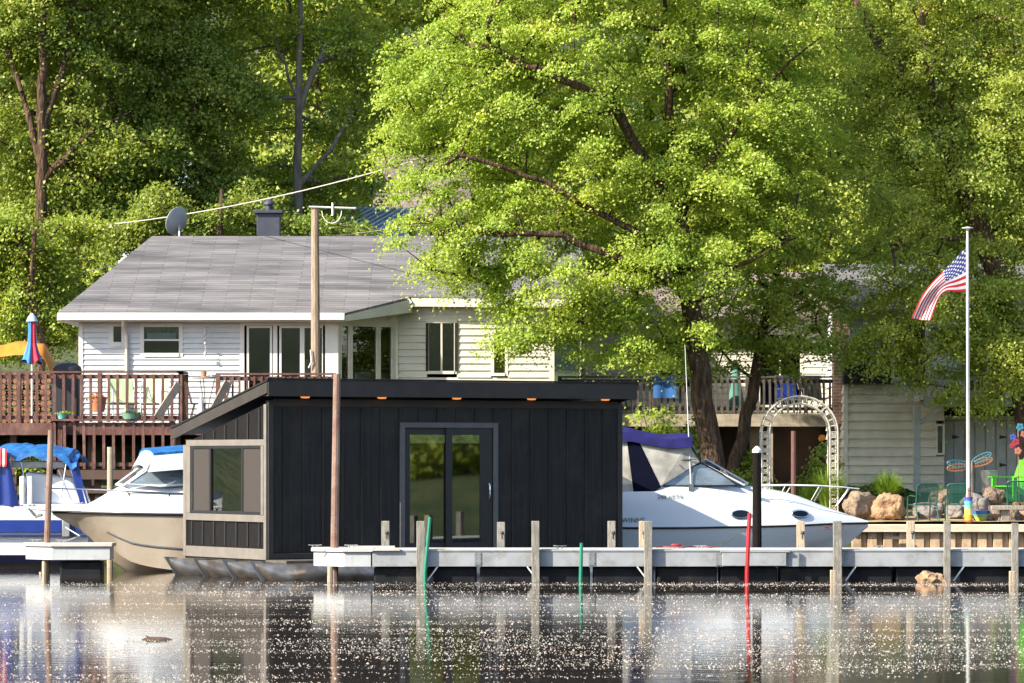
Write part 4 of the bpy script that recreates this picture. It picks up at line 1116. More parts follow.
for pxa, pya, pxb, pyb in ((60, 500, 66, 462), (72, 503, 58, 470), (82, 503, 70, 468), (28, 500, 20, 462)):
    g = MB(); g.tube([(x_(pxa), -1.0, z_(pya)), (x_(pxb), -1.0, z_(pyb))], .016, 6); build('frame_tube', g, 'chrome', b)
for px in (22, 30):
    g = MB(); g.box(x_(px) - .05, x_(px) + .05, -1.12, -1.02, zs3 - .02, z_(476)); build('corner_post', g, 'white_metal', b, .02)
g = MB(); g.box(x_(63), x_(71), -1.28, -1.2, z_(537), z_(513)); g.tube([(x_(60), -1.25, z_(514)), (x_(74), -1.25, z_(515))], .05, 7); build('ladder', g, 'galv', b, .02)
g = MB(); zf = z_(468)
for i in range(7): g.sheet(lambda u, v: Vector((x_(-8) + (x_(8) - x_(-8)) * (lerp(i, i + 1, u)) / 7, -1.25 - .03 * math.sin(lerp(i, i + 1, u)), lerp(z_(447) - .07 * (i / 7) ** 2, z_(467), v))), 2, 5, (0, .006, 0), mi=i % 2)
fo = build('small_flag', g, ['flag_red', 'flag_white'], None, sharp=None)
fo.location = (X(30, BYB), BYB, 0); tag(fo, 'red and white striped flag hung at the stern of the tarped boat', 'flag')
# shift origin to the flag itself
me = fo.data; off = Vector((x_(0), -1.25, z_(457)))
me.transform(Matrix.Translation(-off)); fo.location = Vector(fo.location) + off
# ================================================================== white house, left
HY = 20.0
x0, xb = X(80, HY), X(337, HY)
zb, ze = 2.6, Z(316, HY)
hz = lambda py: Z(py, HY)
h = thing('lake_house', 'white clapboard house with a long grey shingle roof behind the red deck', 'house', (x0, HY, 2.6))
ops = [(X(110, HY), X(124.5, HY), hz(345.5), hz(324)), (X(142, HY), X(181, HY), hz(355), hz(325)), (X(240, HY), X(334, HY), hz(392), hz(322))]
g = MB(); g.lap((x0, HY, 0), (1, 0, 0), (0, -1, 0), X(336, HY) - x0, zb, ze, [(a - x0, b_ - x0, c, d) for a, b_, c, d in ops])
g.lap((x0, HY + 8, 0), (0, -1, 0), (-1, 0, 0), 8, zb, ze, [(5.2, 6.2, 3.6, 4.8)])
build('wall', g, 'white_siding', h, sharp=20)
g = MB(); g.box(x0 - .03, x0 + .07, HY - .04, HY + .02, zb, ze); build('corner_board', g, 'white_trim', h); g = MB()
for a in (240, 273, 322): g.box(X(a, HY) - .0, X(a, HY) + (.10 if a < 320 else .32), HY - .035, HY + .03, zb, ze)
g.box(X(240, HY), X(334, HY), HY - .037, HY + .03, hz(325.5), ze); build('trim', g, 'white_trim', h); g = MB(); g.box(X(337, HY) - .06, X(337, HY) + .03, HY - .04, HY + .05, zb, ze)
build('trim', g, 'white_trim', h)
U, NN = (1, 0, 0), (0, -1, 0)
window(h, (0, HY, 0), U, NN, X(113.5, HY), X(121.5, HY), hz(342), hz(326.5), fw=.11)
w_ = window(h, (0, HY, 0), U, NN, X(144, HY), X(179, HY), hz(353), hz(327), 1, 2, fw=.09)
g = MB(); g.box(X(147, HY), X(176, HY), HY + .05, HY + .06, hz(339), hz(333)); build('paper_sheet', g, 'sign_white', w_)
g = MB(); g.sheet(lambda u, v: Vector((lerp(X(144, HY), X(179, HY), u), HY + .12 + .03 * math.sin(u * 50), lerp(hz(327), hz(340), v))), 60, 2, (0, .004, 0)); build('curtain', g, 'curtain', w_)
window(h, (0, HY, 0), U, NN, X(249, HY), X(270, HY), 2.95, hz(328), fw=.05, name='door')
for a, b_ in ((281.5, 300), (304.5, 323)): window(h, (0, HY, 0), U, NN, X(a, HY), X(b_, HY), 2.95, hz(328), fw=.05, name='door')
g = MB(); g.box(X(239, HY), X(336, HY), HY + .04, HY + .08, 2.6, 2.9); build('door_sill', g, 'white_trim', h)
# diagonal bay wall, then the right wall further back
bx0, by0 = X(337, HY), HY; BX1, BY1 = X(396, 20.9), 20.9
dv = Vector((BX1 - bx0, BY1 - by0, 0)); bl = dv.length; du = dv.normalized(); bn = Vector((du.y, -du.x, 0))
zc = hz(318); bo = Vector((bx0, by0, 0))
ub = lambda px: ((px - 512) / FPX * (70 + by0) - bx0) / (du.x - (px - 512) / FPX * du.y)
g = MB()
g.obox(bo + du * bl / 2 + Vector((0, 0, (ze + .22 + hz(324)) / 2)), du * bl / 2, bn * .03, (0, 0, (ze + .22 - hz(324)) / 2))
for a, b_ in ((336, 340), (393, 396.5)): g.obox(bo + du * (ub(a) + ub(b_)) / 2 + Vector((0, 0, 4)), du * (ub(b_) - ub(a)) / 2, bn * .035, (0, 0, 1.4))
g.obox(bo + du * bl / 2 + Vector((0, 0, 2.75)), du * bl / 2, bn * .03, (0, 0, .2))
build('bay_wall', g, 'cream_trim', h)
for a, b_ in ((341, 348), (352, 376), (380, 391)):
    window(h, bo, du, bn, ub(a), ub(b_), 2.95, hz(326), fw=.05, m='cream_trim')
RY = 20.9; rz_ = lambda py: Z(py, RY)
xr1 = X(553, RY)
g = MB(); g.lap((BX1, RY, 0), U, NN, xr1 - BX1, zb, rz_(300), [(X(427, RY) - BX1, X(457, RY) - BX1, rz_(374), rz_(318)), (X(491, RY) - BX1, X(508, RY) - BX1, rz_(376), rz_(333))], pitch=.16)
g.lap((xr1, RY, 0), (0, 1, 0), (1, 0, 0), 7, zb, rz_(300), pitch=.16)
build('cream_wall', g, 'cream_siding', h, sharp=20)
g = MB(); g.box(xr1 - .08, xr1 + .03, RY - .04, RY + .02, zb, rz_(300)); build('trim', g, 'cream_trim', h); g = MB(); g.box(BX1 - .02, BX1 + .05, RY - .045, RY + .0, zb, rz_(300))
build('trim', g, 'cream_trim', h)
window(h, (0, RY, 0), U, NN, X(429, RY), X(454, RY), rz_(371), rz_(323), 2, 1, fw=.07, m='cream_trim')
for s_ in (427, 456):
    g = MB(); g.box(X(s_, RY) - .03, X(s_, RY) + .03, RY - .06, RY - .036, rz_(371), rz_(323)); build('shutter', g, 'charcoal_board', h)
window(h, (0, RY, 0), U, NN, X(494, RY), X(505, RY), rz_(373), rz_(335), 1, 1, fw=.07, m='cream_trim')
# inside: dark rooms seen through the glass
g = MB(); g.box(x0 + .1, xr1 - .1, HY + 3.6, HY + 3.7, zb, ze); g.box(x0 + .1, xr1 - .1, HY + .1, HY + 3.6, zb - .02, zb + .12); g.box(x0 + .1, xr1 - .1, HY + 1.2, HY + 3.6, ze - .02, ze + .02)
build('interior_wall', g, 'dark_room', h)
g = MB(); g.box(X(355, 22), X(372, 22), 22, 22.6, 3.1, Z(372, 22)); g.box(X(306, 22), X(318, 22), 21.4, 21.8, 2.8, Z(360, 22)); build('furniture', g, 'cream_trim', h, .04)
# roof: front slope, notched where the bay turns back
RYr = 25.0; zr = Z(236, RYr); zev = Z(313, HY - .5)
def rz2(y): return zev + (y - (HY - .5)) / (RYr - HY + .5) * (zr - zev)
yn = 20.6
poly = [(X(57, HY - .5), HY - .5), (X(345, HY - .5), HY - .5), (X(411, yn), yn), (X(600, 21.2), 20.5), (X(575, RYr), RYr), (X(152, RYr), RYr)]
def sag(x, y): return -.05 * math.sin(math.pi * min(1, max(0, (x + 9) / 9))) * sst(HY - .5, RYr, y) * 1.0
pts = [Vector((x, y, rz2(y))) for x, y in poly]
g = MB(); g.prism(pts, (0, 0, -.06))
uvf = lambda v: (v.x, (v.y) * 1.08)
rf = build('roof', g, 'shingles', h, uv=lambda v: (v.x, v.y * 1.08))
pts = [Vector((X(152, RYr), RYr + .002, zr)), Vector((X(575, RYr), RYr + .002, zr)), Vector((X(575, RYr) + .8, 30.5, zev)), Vector((X(57, HY - .5), 30.5, zev))]
g = MB(); g.prism(pts, (0, 0, -.06))
g.prism([Vector((X(57, HY - .5), HY - .49, zev - .001)), Vector((X(152, RYr) , RYr + .001, zr - .004)), Vector((X(57, HY - .5), 30.49, zev - .001))], (.0, 0, -.05))
build('back_slope', g, 'shingles', rf, uv=lambda v: (v.x, v.y))
g = MB()
g.box(X(57, HY - .5) + .02, X(345, HY - .5), HY - .6, HY - .502, zev - .17, zev + .0)
build('gutter', g, 'white_trim', rf, .015)
g = MB(); g.box(X(57, HY - .5) + .03, X(345, HY - .5), HY - .48, HY + .02, zev - .19, zev - .16); g.box(X(57, HY - .5) + .0, X(57, HY - .5) + .03, HY - .5, 30.4, zev - .17, zev - .06)
build('soffit', g, 'white_trim', rf)
A_ = Vector((X(345, HY - .5), HY - .52, zev - .06)); B_ = Vector((X(411, yn), yn - .02, rz2(yn) - .06))
g = MB(); g.prism([A_, B_, B_ - Vector((0, 0, .30)), A_ - Vector((0, 0, .13))], (.02, .04, 0)); g.bar(B_ + Vector((-.02, 0, .0)), B_ + Vector((-.55, .1, -.42)), .06, .16)
g.prism([B_ + Vector((.0, .02, .03)), Vector((X(600, 21.2), 20.48, rz2(20.5) - .03)), Vector((X(600, 21.2), 20.48, rz2(20.5) - .22)), B_ + Vector((0, .02, -.16))], (0, .03, 0))
build('fascia', g, 'cream_trim', rf)
# chimney and dish sit on the ridge
cx = X(269, 25.6); zc_ = Z(214, 25.6)
g = MB(); g.box(cx - .28, cx + .28, 25.3, 25.86, zr - .35, zc_); g.box(cx - .35, cx + .35, 25.22, 25.94, zc_ + .001, zc_ + .08); ch = build('chimney', g, 'chimney_dark', rf, .01)
g = MB(); g.lathe([(.09, 0), (.09, .14), (.14, .15), (.13, .2), (.05, .28)], (cx, 25.58, zc_ + .08), 12); build('flue_cap', g, 'chimney_dark', ch)
g = MB(); dcx, dz = X(179, 25.2), Z(222, 25.2)
ax = Vector((.62, -.55, -.28)).normalized() * -1; a1 = ax.cross(Vector((0, 0, 1))).normalized(); a2 = a1.cross(ax)
ctr = Vector((dcx, 25.2, dz))
def dish(u, v):
    an = u * 2 * math.pi; r_ = v * .34
    return ctr + a1 * r_ * math.cos(an) + a2 * r_ * math.sin(an) * 1.05 + ax * (r_ * r_ * .9)
g.sheet(dish, 24, 6, ax * -.015); build('satellite_dish', g, 'dish_grey', rf, sharp=50)
g = MB(); g.tube([ctr + Vector((0, .05, -.05)), Vector((dcx + .02, 25.15, zr - .1))], .03, 6); g.tube([ctr + a2 * -.33, ctr + ax * .4 + a2 * -.1], .012, 5); build('dish_mast', g, 'galv', rf)
# downpipe, lamp, wind chime
g = MB(); g.tube([(X(123, HY - .5), HY - .55, zev - .15), (X(124, HY), HY - .2, zev - .3), (X(127, HY), HY - .07, zev - .5), (X(127, HY), HY - .07, 2.9)], .04, 8); build('downpipe', g, 'cream_trim', h)
g = MB(); g.tube([(X(206, HY), HY - .2, hz(328)), (X(206, HY), HY - .2, hz(356))], .006, 4)
for i, py in enumerate((330, 334, 339, 343, 354)): g.lathe([(.01, -.05), (.035, -.02), (.03, .04), (.008, .05)], (X(206, HY), HY - .2, hz(py)), 8)
g.box(X(206, HY) - .01, X(206, HY) + .01, HY - .2, HY, hz(327.5), hz(327)); single('wind_chime', g, 'cushion', 'small hanging wind chime on the white wall right of the double hung window', 'wind chime', (X(206, HY), HY - .2, hz(356)))

# ================================================================== red decks
def rail(th, p, q, zt, zbot, pitch=.15, post_every=1.9, lean=.0, posts=True, m='deck_wood', cap=.14, bw=.045):
    p, q = Vector((*p, 0)), Vector((*q, 0)); d = q - p; L_ = d.length; u = d.normalized(); n = Vector((u.y, -u.x, 0))
    g = MB(); k = int(L_ / pitch)
    for i in range(k + 1):
        c = p + u * (L_ * i / k) + n * .03
        g.bar(c + Vector((0, 0, zbot + .02)) , c + Vector((0, 0, zt - .05)) + u * rnd.uniform(-.012, .012), bw, bw * .9, n)
    rl = build('railing', g, m, th)
    g = MB(); g.bar(p - u * .05 + Vector((0, 0, zt)) - n * .02, q + u * .05 + Vector((0, 0, zt)) - n * .02, cap, .04)
    g.bar(p + Vector((0, 0, zt - .10)) - n * .01, q + Vector((0, 0, zt - .10)) - n * .01, .04, .09)
    g.bar(p + Vector((0, 0, zbot + .12)) - n * .01, q + Vector((0, 0, zbot + .12)) - n * .01, .04, .08)
    build('handrail', g, m, rl)
    if posts:
        k = max(1, round(L_ / post_every))
        for i in range(k + 1):
            g = MB(); c = p + u * (L_ * i / k); g.bar(c + Vector((0, 0, zbot - .1)), c + Vector((0, 0, zt - .025)), .10, .10, n); build('rail_post', g, m, th)
    return rl
UY = 15.0; uz = Z(423, UY); ut = Z(372, UY); ux1 = X(181, UY)
dk = thing('upper_deck', 'large reddish brown raised deck with a balustrade in front of the white house', 'deck', (X(60, UY), UY, .8))
rail(dk, (-14.2, UY), (ux1, UY), ut, uz, pitch=.19, bw=.06)
rail(dk, (ux1, UY), (ux1, UY + 1.3), ut, uz)
rail(dk, (X(218, UY + .6), UY + .6), (X(334, UY + .6), UY + .6), Z(374, UY + .6), uz)
g = MB()
for i in range(28): g.box(-14.3, X(336, UY), UY + .02 + i * .175, UY + .185 + i * .175, uz - .04, uz)
build('deck_floor', g, 'deck_wood', dk)
g = MB(); g.box(-14.3, X(182, UY), UY - .06, UY + .0, uz - .26, uz + .0); g.box(-14.3, X(338, UY), UY + .1, UY + .16, uz - .26, uz - .045); g.box(-14.2, X(330, UY), UY + 3, UY + 3.08, uz - .24, uz - .05); build('rim_beam', g, 'deck_wood', dk)
for px in (-60, 12, 90, 176, 250, 320):
    g = MB(); g.box(X(px, UY) - .07, X(px, UY) + .07, UY + .2, UY + .34, ground_h(X(px, UY), UY + .2) - .2, uz - .26); build('support_post', g, 'underdeck', dk)
for a, b_, in (((157, 418), (179, 384)),):
    g = MB(); g.bar(P(*a, UY - .5), P(*b_, UY - .25), .05, .17, (0, 0, 1)); build('stair_rail', g, 'pale_wood', dk, label='pale slanting stair rail')
g = MB(); g.bar(P(213, 410, UY + .3), P(228, 382, UY + .5), .05, .17); build('stair_rail', g, 'pale_wood', dk)
g = MB()
for i in range(4): g.box(X(184, UY), X(216, UY), UY - .3 + i * .28, UY + .0 + i * .28, uz - .75 + i * .18, uz - .71 + i * .18)
build('stair_tread', g, 'pale_wood', dk)
LY = 13.9; lz = Z(470, LY); lt = Z(420, LY)
d2 = thing('lower_deck', 'smaller reddish brown lower deck with a railing above the boats', 'deck', (X(115, LY), LY, .6))
rail(d2, (X(55, LY), LY), (X(173, LY), LY), lt, lz, pitch=.2, cap=.30, bw=.06)
rail(d2, (X(55, LY), LY), (X(55, LY), LY + 1.0), lt, lz, pitch=.155, cap=.14)
g = MB()
for i in range(6): g.box(X(55, LY), X(173, LY), LY + .0 + i * .175, LY + .165 + i * .175, lz - .04, lz)
build('deck_floor', g, 'deck_wood', d2)
g = MB(); g.box(X(55, LY), X(173, LY), LY - .05, LY - .005, lz - .2, lz); g.box(X(58, LY), X(173, LY), LY + .1, LY + .15, lz - .5, lz - .38)
for px in (60, 97, 135, 170): g.box(X(px, LY) - .06, X(px, LY) + .06, LY + .16, LY + .28, -.6, lz - .041)
for i in range(4): g.box(X(58, LY), X(172, LY), LY + .29, LY + .32, .5 + i * .26, .68 + i * .26)
build('substructure', g, 'underdeck', d2)
# things on the decks
def pot(name, label, px, py, Y, r, hgt, m_, lm, n, seed, group=None):
    c = P(px, py, Y); th = thing(name, label, 'planter', c, group=group)
    g = MB(); g.lathe([(r * .7, 0), (r, hgt), (r * 1.08, hgt + .01), (r * .9, hgt - .02)], c, 14); build('pot', g, m_, th)
    rg_ = np.random.default_rng(seed); cl = np.array(c) + np.array([0, 0, hgt + .03]) + rg_.normal(size=(n, 3)) * np.array([r * .5, r * .5, r * .2])
    pos, nr, dd, sz = crown_leaves(rg_, cl, np.tile([0, 0, 1.], (n, 1)), 6, r * .5, .06); leaf_mesh('foliage', pos, nr, dd, sz, .6, lm, th, np.array(c))
    return th
pot('planter', 'small teal pot on the ledge of the lower deck', 62, 419, LY - .02, .11, .12, 'teal_pot', 'leaf_shrub', 8, 3)
pot('planter', 'wide green planter on the ledge of the lower deck by the pale stair rail', 131, 419, LY - .02, .22, .13, 'green_pot', 'leaf_hosta', 16, 4)
pot('planter', 'pot of orange flowers on the upper deck behind the balusters', 98, 412, UY + 1.2, .2, .32, 'terracotta', 'petal_flower', 30, 5)
c = P(32, 372, UY + 1.6)
th = thing('closed_umbrella', 'folded blue and red patio umbrella with a pale blue tip on the upper deck', 'umbrella', (c.x, c.y, uz))
g = MB(); g.tube([(c.x, c.y, uz), (c.x, c.y, Z(313, c.y))], .022, 7); build('pole', g, 'white_metal', th)
def um(a0, a1, mn, nm):
    g = MB(); prof = [(0, 313, .02), (.1, 322, .075), (.25, 330, .07), (.5, 343, .08), (.75, 352, .13), (1, 362, .19)]
    def f_(u, v):
        t = v * 5; i = min(4, int(t)); q = t - i; r_ = lerp(prof[i][2], prof[i + 1][2], q); py = lerp(prof[i][1], prof[i + 1][1], q)
        an = lerp(a0, a1, u); r_ *= 1 + .22 * math.sin(an * 6); return Vector((c.x + r_ * math.cos(an), c.y + r_ * math.sin(an), Z(py, c.y) - (.05 * math.sin(an * 3) if v == 1 else 0)))
    g.sheet(f_, 24, 15, (0, 0, .004)); build(nm, g, mn, th, sharp=None)
um(math.pi * .9, math.pi * 1.52, 'umb_blue', 'canopy'); um(math.pi * 1.52, math.pi * 2.0, 'umb_red', 'canopy'); um(0, math.pi * .9, 'umb_blue', 'canopy')
g = MB(); g.lathe([(.13, -.12), (.09, -.02), (.04, .04), (.01, .07)], (c.x, c.y, Z(316, c.y)), 12); build('tip', g, 'umb_top', th)
# firewood under an orange cover, grill under a dark cover
wz = uz
th = thing('woodpile', 'stack of firewood under an orange cover at the far end of the upper deck', 'woodpile', (X(15, UY + 2.4), UY + 2.4, wz))
g = MB()
for r_ in range(9):
    for i in range(16):
        x = X(-34, UY + 2.4) + i * .125 + rnd.uniform(-.02, .02); z = wz + .07 + r_ * .125 + rnd.uniform(-.01, .01)
        if z < Z(361, UY + 2.4): g.tube([(x, UY + 2.1, z), (x, UY + 2.7, z)], rnd.uniform(.05, .066), 6)
build('firewood', g, 'log', th, label=None)
g = MB()
def oc(u, v):
    x = lerp(X(-36, UY + 2.4), X(56, UY + 2.4), u); z = Z(347, UY + 2.4) + .06 * noise.noise(Vector((x * 2, v * 3, 0))) - .42 * sst(.86, 1, u) - .28 * abs(2 * v - 1) ** 2 - .12 * (1 - sst(0, .6, u)) + .10
    return Vector((x, UY + 2.4 + (v - .5) * .9, z))
g.sheet(oc, 30, 10, (0, 0, -.015)); build('cover', g, 'orange_cover', th, sharp=50)
th = thing('covered_grill', 'barbecue grill under a dark fitted cover beside the house corner', 'grill', (X(66, UY + 2.2), UY + 2.2, uz))
g = MB(); g.blob((X(66, UY + 2.2), UY + 2.2, Z(372, UY + 2.2)), (.36, .28, .22), 3, .15, 2); build('lid_cover', g, 'grill_cover', th)
g = MB(); g.box(X(66, UY + 2.2) - .3, X(66, UY + 2.2) + .3, UY + 2, UY + 2.4, uz + .02, Z(374, UY + 2.2)); build('body', g, 'grill_cover', th, .05)
def lawn_chair(name, label, px, Y, z, m_, fm, rz=0, sc_=1, group=None):
    th = thing(name, label, 'chair', (X(px, Y), Y, z), rz, group=group, world=False)
    g = MB(); g.sheet(lambda u, v: Vector((lerp(-.24, .24, u), .22 + .16 * v + .02 * math.sin(v * 3), .40 + .50 * v)) * sc_, 6, 8, (0, .02, 0)); build('backrest', g, m_, th)
    g = MB(); g.sheet(lambda u, v: Vector((lerp(-.24, .24, u), lerp(-.24, .24, v), .41 - .03 * v)) * sc_, 4, 4, (0, 0, -.02)); build('seat', g, m_, th)
    for s_ in (-1, 1):
        g = MB(); g.tube([Vector(p_) * sc_ for p_ in ((s_ * .27, -.3, 0), (s_ * .27, -.26, .62), (s_ * .27, .2, .62), (s_ * .26, .36, .85), (s_ * .25, .40, .94))], .014 * sc_, 6); build('armrest', g, fm, th)
        g = MB(); g.tube([Vector(p_) * sc_ for p_ in ((s_ * .27, .38, 0), (s_ * .27, .18, .45))], .014 * sc_, 6); build('leg', g, fm, th)
        g = MB(); g.tube([Vector(p_) * sc_ for p_ in ((s_ * .26, -.26, .40), (s_ * .26, .24, .38))], .012 * sc_, 6); build('seat_rail', g, fm, th)
    g = MB(); g.tube([Vector(p_) * sc_ for p_ in ((-.25, .40, .94), (.25, .40, .94))], .014 * sc_, 6); build('top_rail', g, fm, th)
    return th
lawn_chair('deck_chair', 'pale green chair behind the balusters above the wide green planter', 124, UY + 1.6, uz, 'pale_green', 'white_metal', .3, 1.15, 'pale green chairs on the upper deck')
lawn_chair('deck_chair', 'pale green chair on the upper deck under the larger left window', 151, UY + 1.9, uz, 'pale_green', 'white_metal', -.2, 1.15, 'pale green chairs on the upper deck')
# bistro set between the rail sections
bz0 = uz
th = thing('bistro_table', 'small round iron table with pots on it against the white wall', 'table', (X(206, 18), 18, bz0))
g = MB(); tx = X(206, 18); g.lathe([(.30, -.01), (.31, 0), (.31, .02), (.30, .025)], (tx, 18, Z(378, 18)), 20); build('tabletop', g, 'pale_wood', th)
g = MB()
for a in (0.3, 2.4, 4.5):
    g.tube([(tx + .26 * math.cos(a), 18 + .26 * math.sin(a), bz0), (tx + .05 * math.cos(a), 18 + .05 * math.sin(a), bz0 + .4), (tx + .2 * math.cos(a), 18 + .2 * math.sin(a), Z(379, 18))], .011, 5)
build('leg', g, 'wire_dark', th)
g = MB(); g.lathe([(.05, 0), (.07, .12), (.05, .12)], (tx - .05, 18, Z(378, 18) + .025), 12); single('jar', g, 'terracotta', 'small terracotta pot standing on the round iron table', 'pot', (tx - .05, 18, Z(378, 18) + .025))
g = MB(); g.lathe([(.06, 0), (.09, .05), (.08, .05)], (tx + .14, 18.05, Z(378, 18) + .025), 12); single('bowl', g, 'umb_top', 'pale blue bowl standing on the round iron table', 'bowl', (tx + .14, 18.05, Z(378, 18) + .025))
def bistro(px, label, flip):
    th = thing('bistro_chair', label, 'chair', (X(px, 17.8), 17.8, bz0), 0, 'iron bistro chairs by the white wall', world=False); s_ = flip
    g = MB(); g.lathe([(.19, .44), (.2, .45), (.19, .46)], (0, 0, 0), 16); build('seat', g, 'wire_dark', th)
    g = MB(); g.tube([(-s_ * .16, -.15, .45), (-s_ * .30, -.17, .98), (-s_ * .33, 0, 1.04), (-s_ * .30, .17, .98), (-s_ * .16, .15, .45)], .012, 5); g.tube([(-s_ * .21, -.16, .65), (-s_ * .24, 0, .66), (-s_ * .21, .16, .65)], .01, 5); build('backrest', g, 'wire_dark', th)
    for a, b_ in ((-1, -1), (-1, 1), (1, -1), (1, 1)):
        g = MB(); g.tube([(a * .22, b_ * .18, 0), (a * .10, b_ * .14, .45)], .012, 5); build('leg', g, 'wire_dark', th)
bistro(199, 'dark iron chair left of the small round table', 1)
bistro(218, 'dark iron chair right of the small round table', -1)
g = MB(); gx = X(201, 17.2); g.lathe([(.16, 0), (.12, .18), (.03, .55), (.01, .62)], (gx, 17.2, bz0), 10); single('garden_cone', g, 'cushion', 'pale pointed ornament on the deck under the round iron table', 'ornament', (gx, 17.2, bz0))

# ================================================================== utility pole and wires
PY = 17.0
th = thing('utility_pole', 'weathered wooden utility pole with a thin crossarm before the grey roof', 'pole', (X(315, PY), PY, 2.4))
g = MB(); g.tube([(X(316, PY), PY, 2.2), (X(315.5, PY), PY, 5), (X(315, PY), PY, Z(207, PY))], [.115, .105, .085], 10); build('shaft', g, 'pole_wood', th)
g = MB(); g.tube([(X(309, PY), PY - .09, Z(207, PY)), (X(356, PY), PY - .09, Z(208.5, PY))], .022, 6); build('crossarm', g, 'white_metal', th)
g = MB(); pts = [(X(332, PY) + .22 * math.cos(a), PY - .06, Z(211, PY) + .28 * math.sin(a)) for a in [math.pi + i * math.pi / 8 for i in range(9)]]; g.tube(pts, .012, 5); g.tube([(X(333, PY), PY - .1, Z(203, PY)), (X(333, PY), PY - .1, Z(216, PY))], .03, 6); build('insulator', g, 'white_metal', th)
g = MB(); g.tube([(X(311, PY), PY - .12, Z(350, PY)), (X(312, PY), PY - .14, Z(362, PY)), (X(309, PY), PY - .12, Z(368, PY))], .02, 5); build('bracket', g, 'white_metal', th)
def wire(label, a, b_, sagm, m_='wire', r=.016):
    a, b_ = P(*a), P(*b_); g = MB(); g.tube([a.lerp(b_, i / 16) + Vector((0, 0, -sagm * 4 * (i / 16) * (1 - i / 16))) for i in range(17)], r, 5)
    o = single('overhead_wire', g, m_, label, 'wire', tuple(a), 'overhead wires', sharp=None)
wire('pale service wire rising over the satellite dish toward the bright tree', (70, 228, 33), (430, 156, 15.5), .25, r=.015)
wire('pale wire running from behind the pole top down across the grey ridge', (335, 236, 17.2), (600, 176, 22), .2, r=.014)
wire('thin wire crossing in front of the raised deck toward the right house', (620, 385, 15), (900, 345, 20), .10, r=.012)
wire('dark thin wire crossing the dark trees at the left edge', (-20, 278, 30), (140, 258, 33), .2, 'wire', .014)

# ================================================================== centre: raised deck of the second house
CY_ = 22.0
th = thing('raised_deck', 'weathered grey raised deck with a pale beam behind the big tree', 'deck', (X(700, CY_), CY_, 1.3))
cz = Z(414, CY_); ctp = Z(377, CY_)
rail(th, (X(560, CY_), CY_), (X(842, CY_), CY_), ctp, cz, pitch=.14, m='grey_wood', post_every=2.3, bw=.05)
g = MB(); g.box(X(556, CY_), X(843, CY_), CY_ - .1, CY_ - .0, Z(426.5, CY_), Z(414, CY_)); build('rim_beam', g, 'beam_wood', th)
g = MB()
for i in range(16): g.box(X(556, CY_), X(843, CY_), CY_ + .002 + i * .18, CY_ + .17 + i * .18, cz - .06, cz - .02)
build('deck_floor', g, 'grey_wood', th)
for px in (600, 678, 770, 838):
    g = MB(); g.box(X(px, CY_) - .07, X(px, CY_) + .07, CY_ + .02, CY_ + .16, 1.0, cz - .3); build('support_post', g, 'beam_wood', th)
g = MB(); g.box(X(556, CY_), X(764, CY_), CY_ + 2.9, CY_ + 3.0, 1.0, cz - .1); g.box(X(764, CY_) + .01, X(843, CY_), CY_ + 4.5, CY_ + 4.6, 1.0, cz - .1); build('back_wall', g, 'underdeck', th)
g = MB(); g.box(X(752, CY_), X(765, CY_), CY_ + .8, CY_ + .9, 1.2, cz - .3); build('panel', g, 'pale_wood', th)
# things on it
g = MB(); g.sheet(lambda u, v: Vector((lerp(X(653, CY_), X(676, CY_), u), CY_ - .14 - .03 * math.sin(u * 8), lerp(ctp + .03, Z(398, CY_), v))), 8, 5, (0, .01, 0)); single('beach_towel', g, 'towel_blue', 'bright blue towel hung over the raised deck railing', 'towel', (X(664, CY_), CY_ - .14, ctp))
th2 = thing('patio_umbrella', 'teal folded umbrella standing on the raised deck between the trunks', 'umbrella', (X(738, CY_ + .6), CY_ + .6, cz))
g = MB(); c = P(736, 400, CY_ + .6); g.lathe([(.22, 0), (.2, .2), (.12, .6), (.08, 1.0), (.02, 1.15)], (c.x, c.y, Z(410, CY_ + .6)), 12); build('canopy', g, 'umb_teal', th2)
g = MB(); g.tube([(c.x, c.y, cz - .02), (c.x, c.y, Z(355, CY_ + .6))], .02, 6); build('pole', g, 'white_metal', th2)
for px, lb in ((790, 'dark blue deck chair seen through the railing above the arbor'), (815, 'dark chair at the right end of the raised deck')):
    lawn_chair('deck_chair', lb, px, CY_ + .9, cz - .02, 'blue_stripe' if px == 790 else 'black', 'wire_dark', .2, 1)
# second house
h2 = thing('second_house', 'pale house mostly hidden behind the bright tree and raised deck', 'house', (X(700, 26), 26, 1.4))
g = MB(); g.lap((X(585, 26), 26, 0), U, NN, X(845, 26) - X(585, 26), 3.0, 5.7, [(X(660, 26) - X(585, 26), X(690, 26) - X(585, 26), 3.9, 5.3), (X(760, 26) - X(585, 26), X(800, 26) - X(585, 26), 3.5, 5.3)], pitch=.16)
g.lap((X(585, 26), 32, 0), (0, -1, 0), (-1, 0, 0), 6, 3.0, 5.7, pitch=.16); g.box(X(590, 26), X(762, 26), 26.1, 31.9, 1.1, 2.98); build('wall', g, 'cream_siding', h2, sharp=20)
window(h2, (0, 26, 0), U, NN, X(660, 26), X(690, 26), 3.9, 5.3, 2, 1, m='cream_trim')
window(h2, (0, 26, 0), U, NN, X(760, 26), X(800, 26), 3.5, 5.3, 2, 1, m='cream_trim')
g = MB(); g.box(X(590, 26), X(840, 26), 27.5, 27.6, 3.05, 5.6); build('interior_wall', g, 'dark_room', h2)
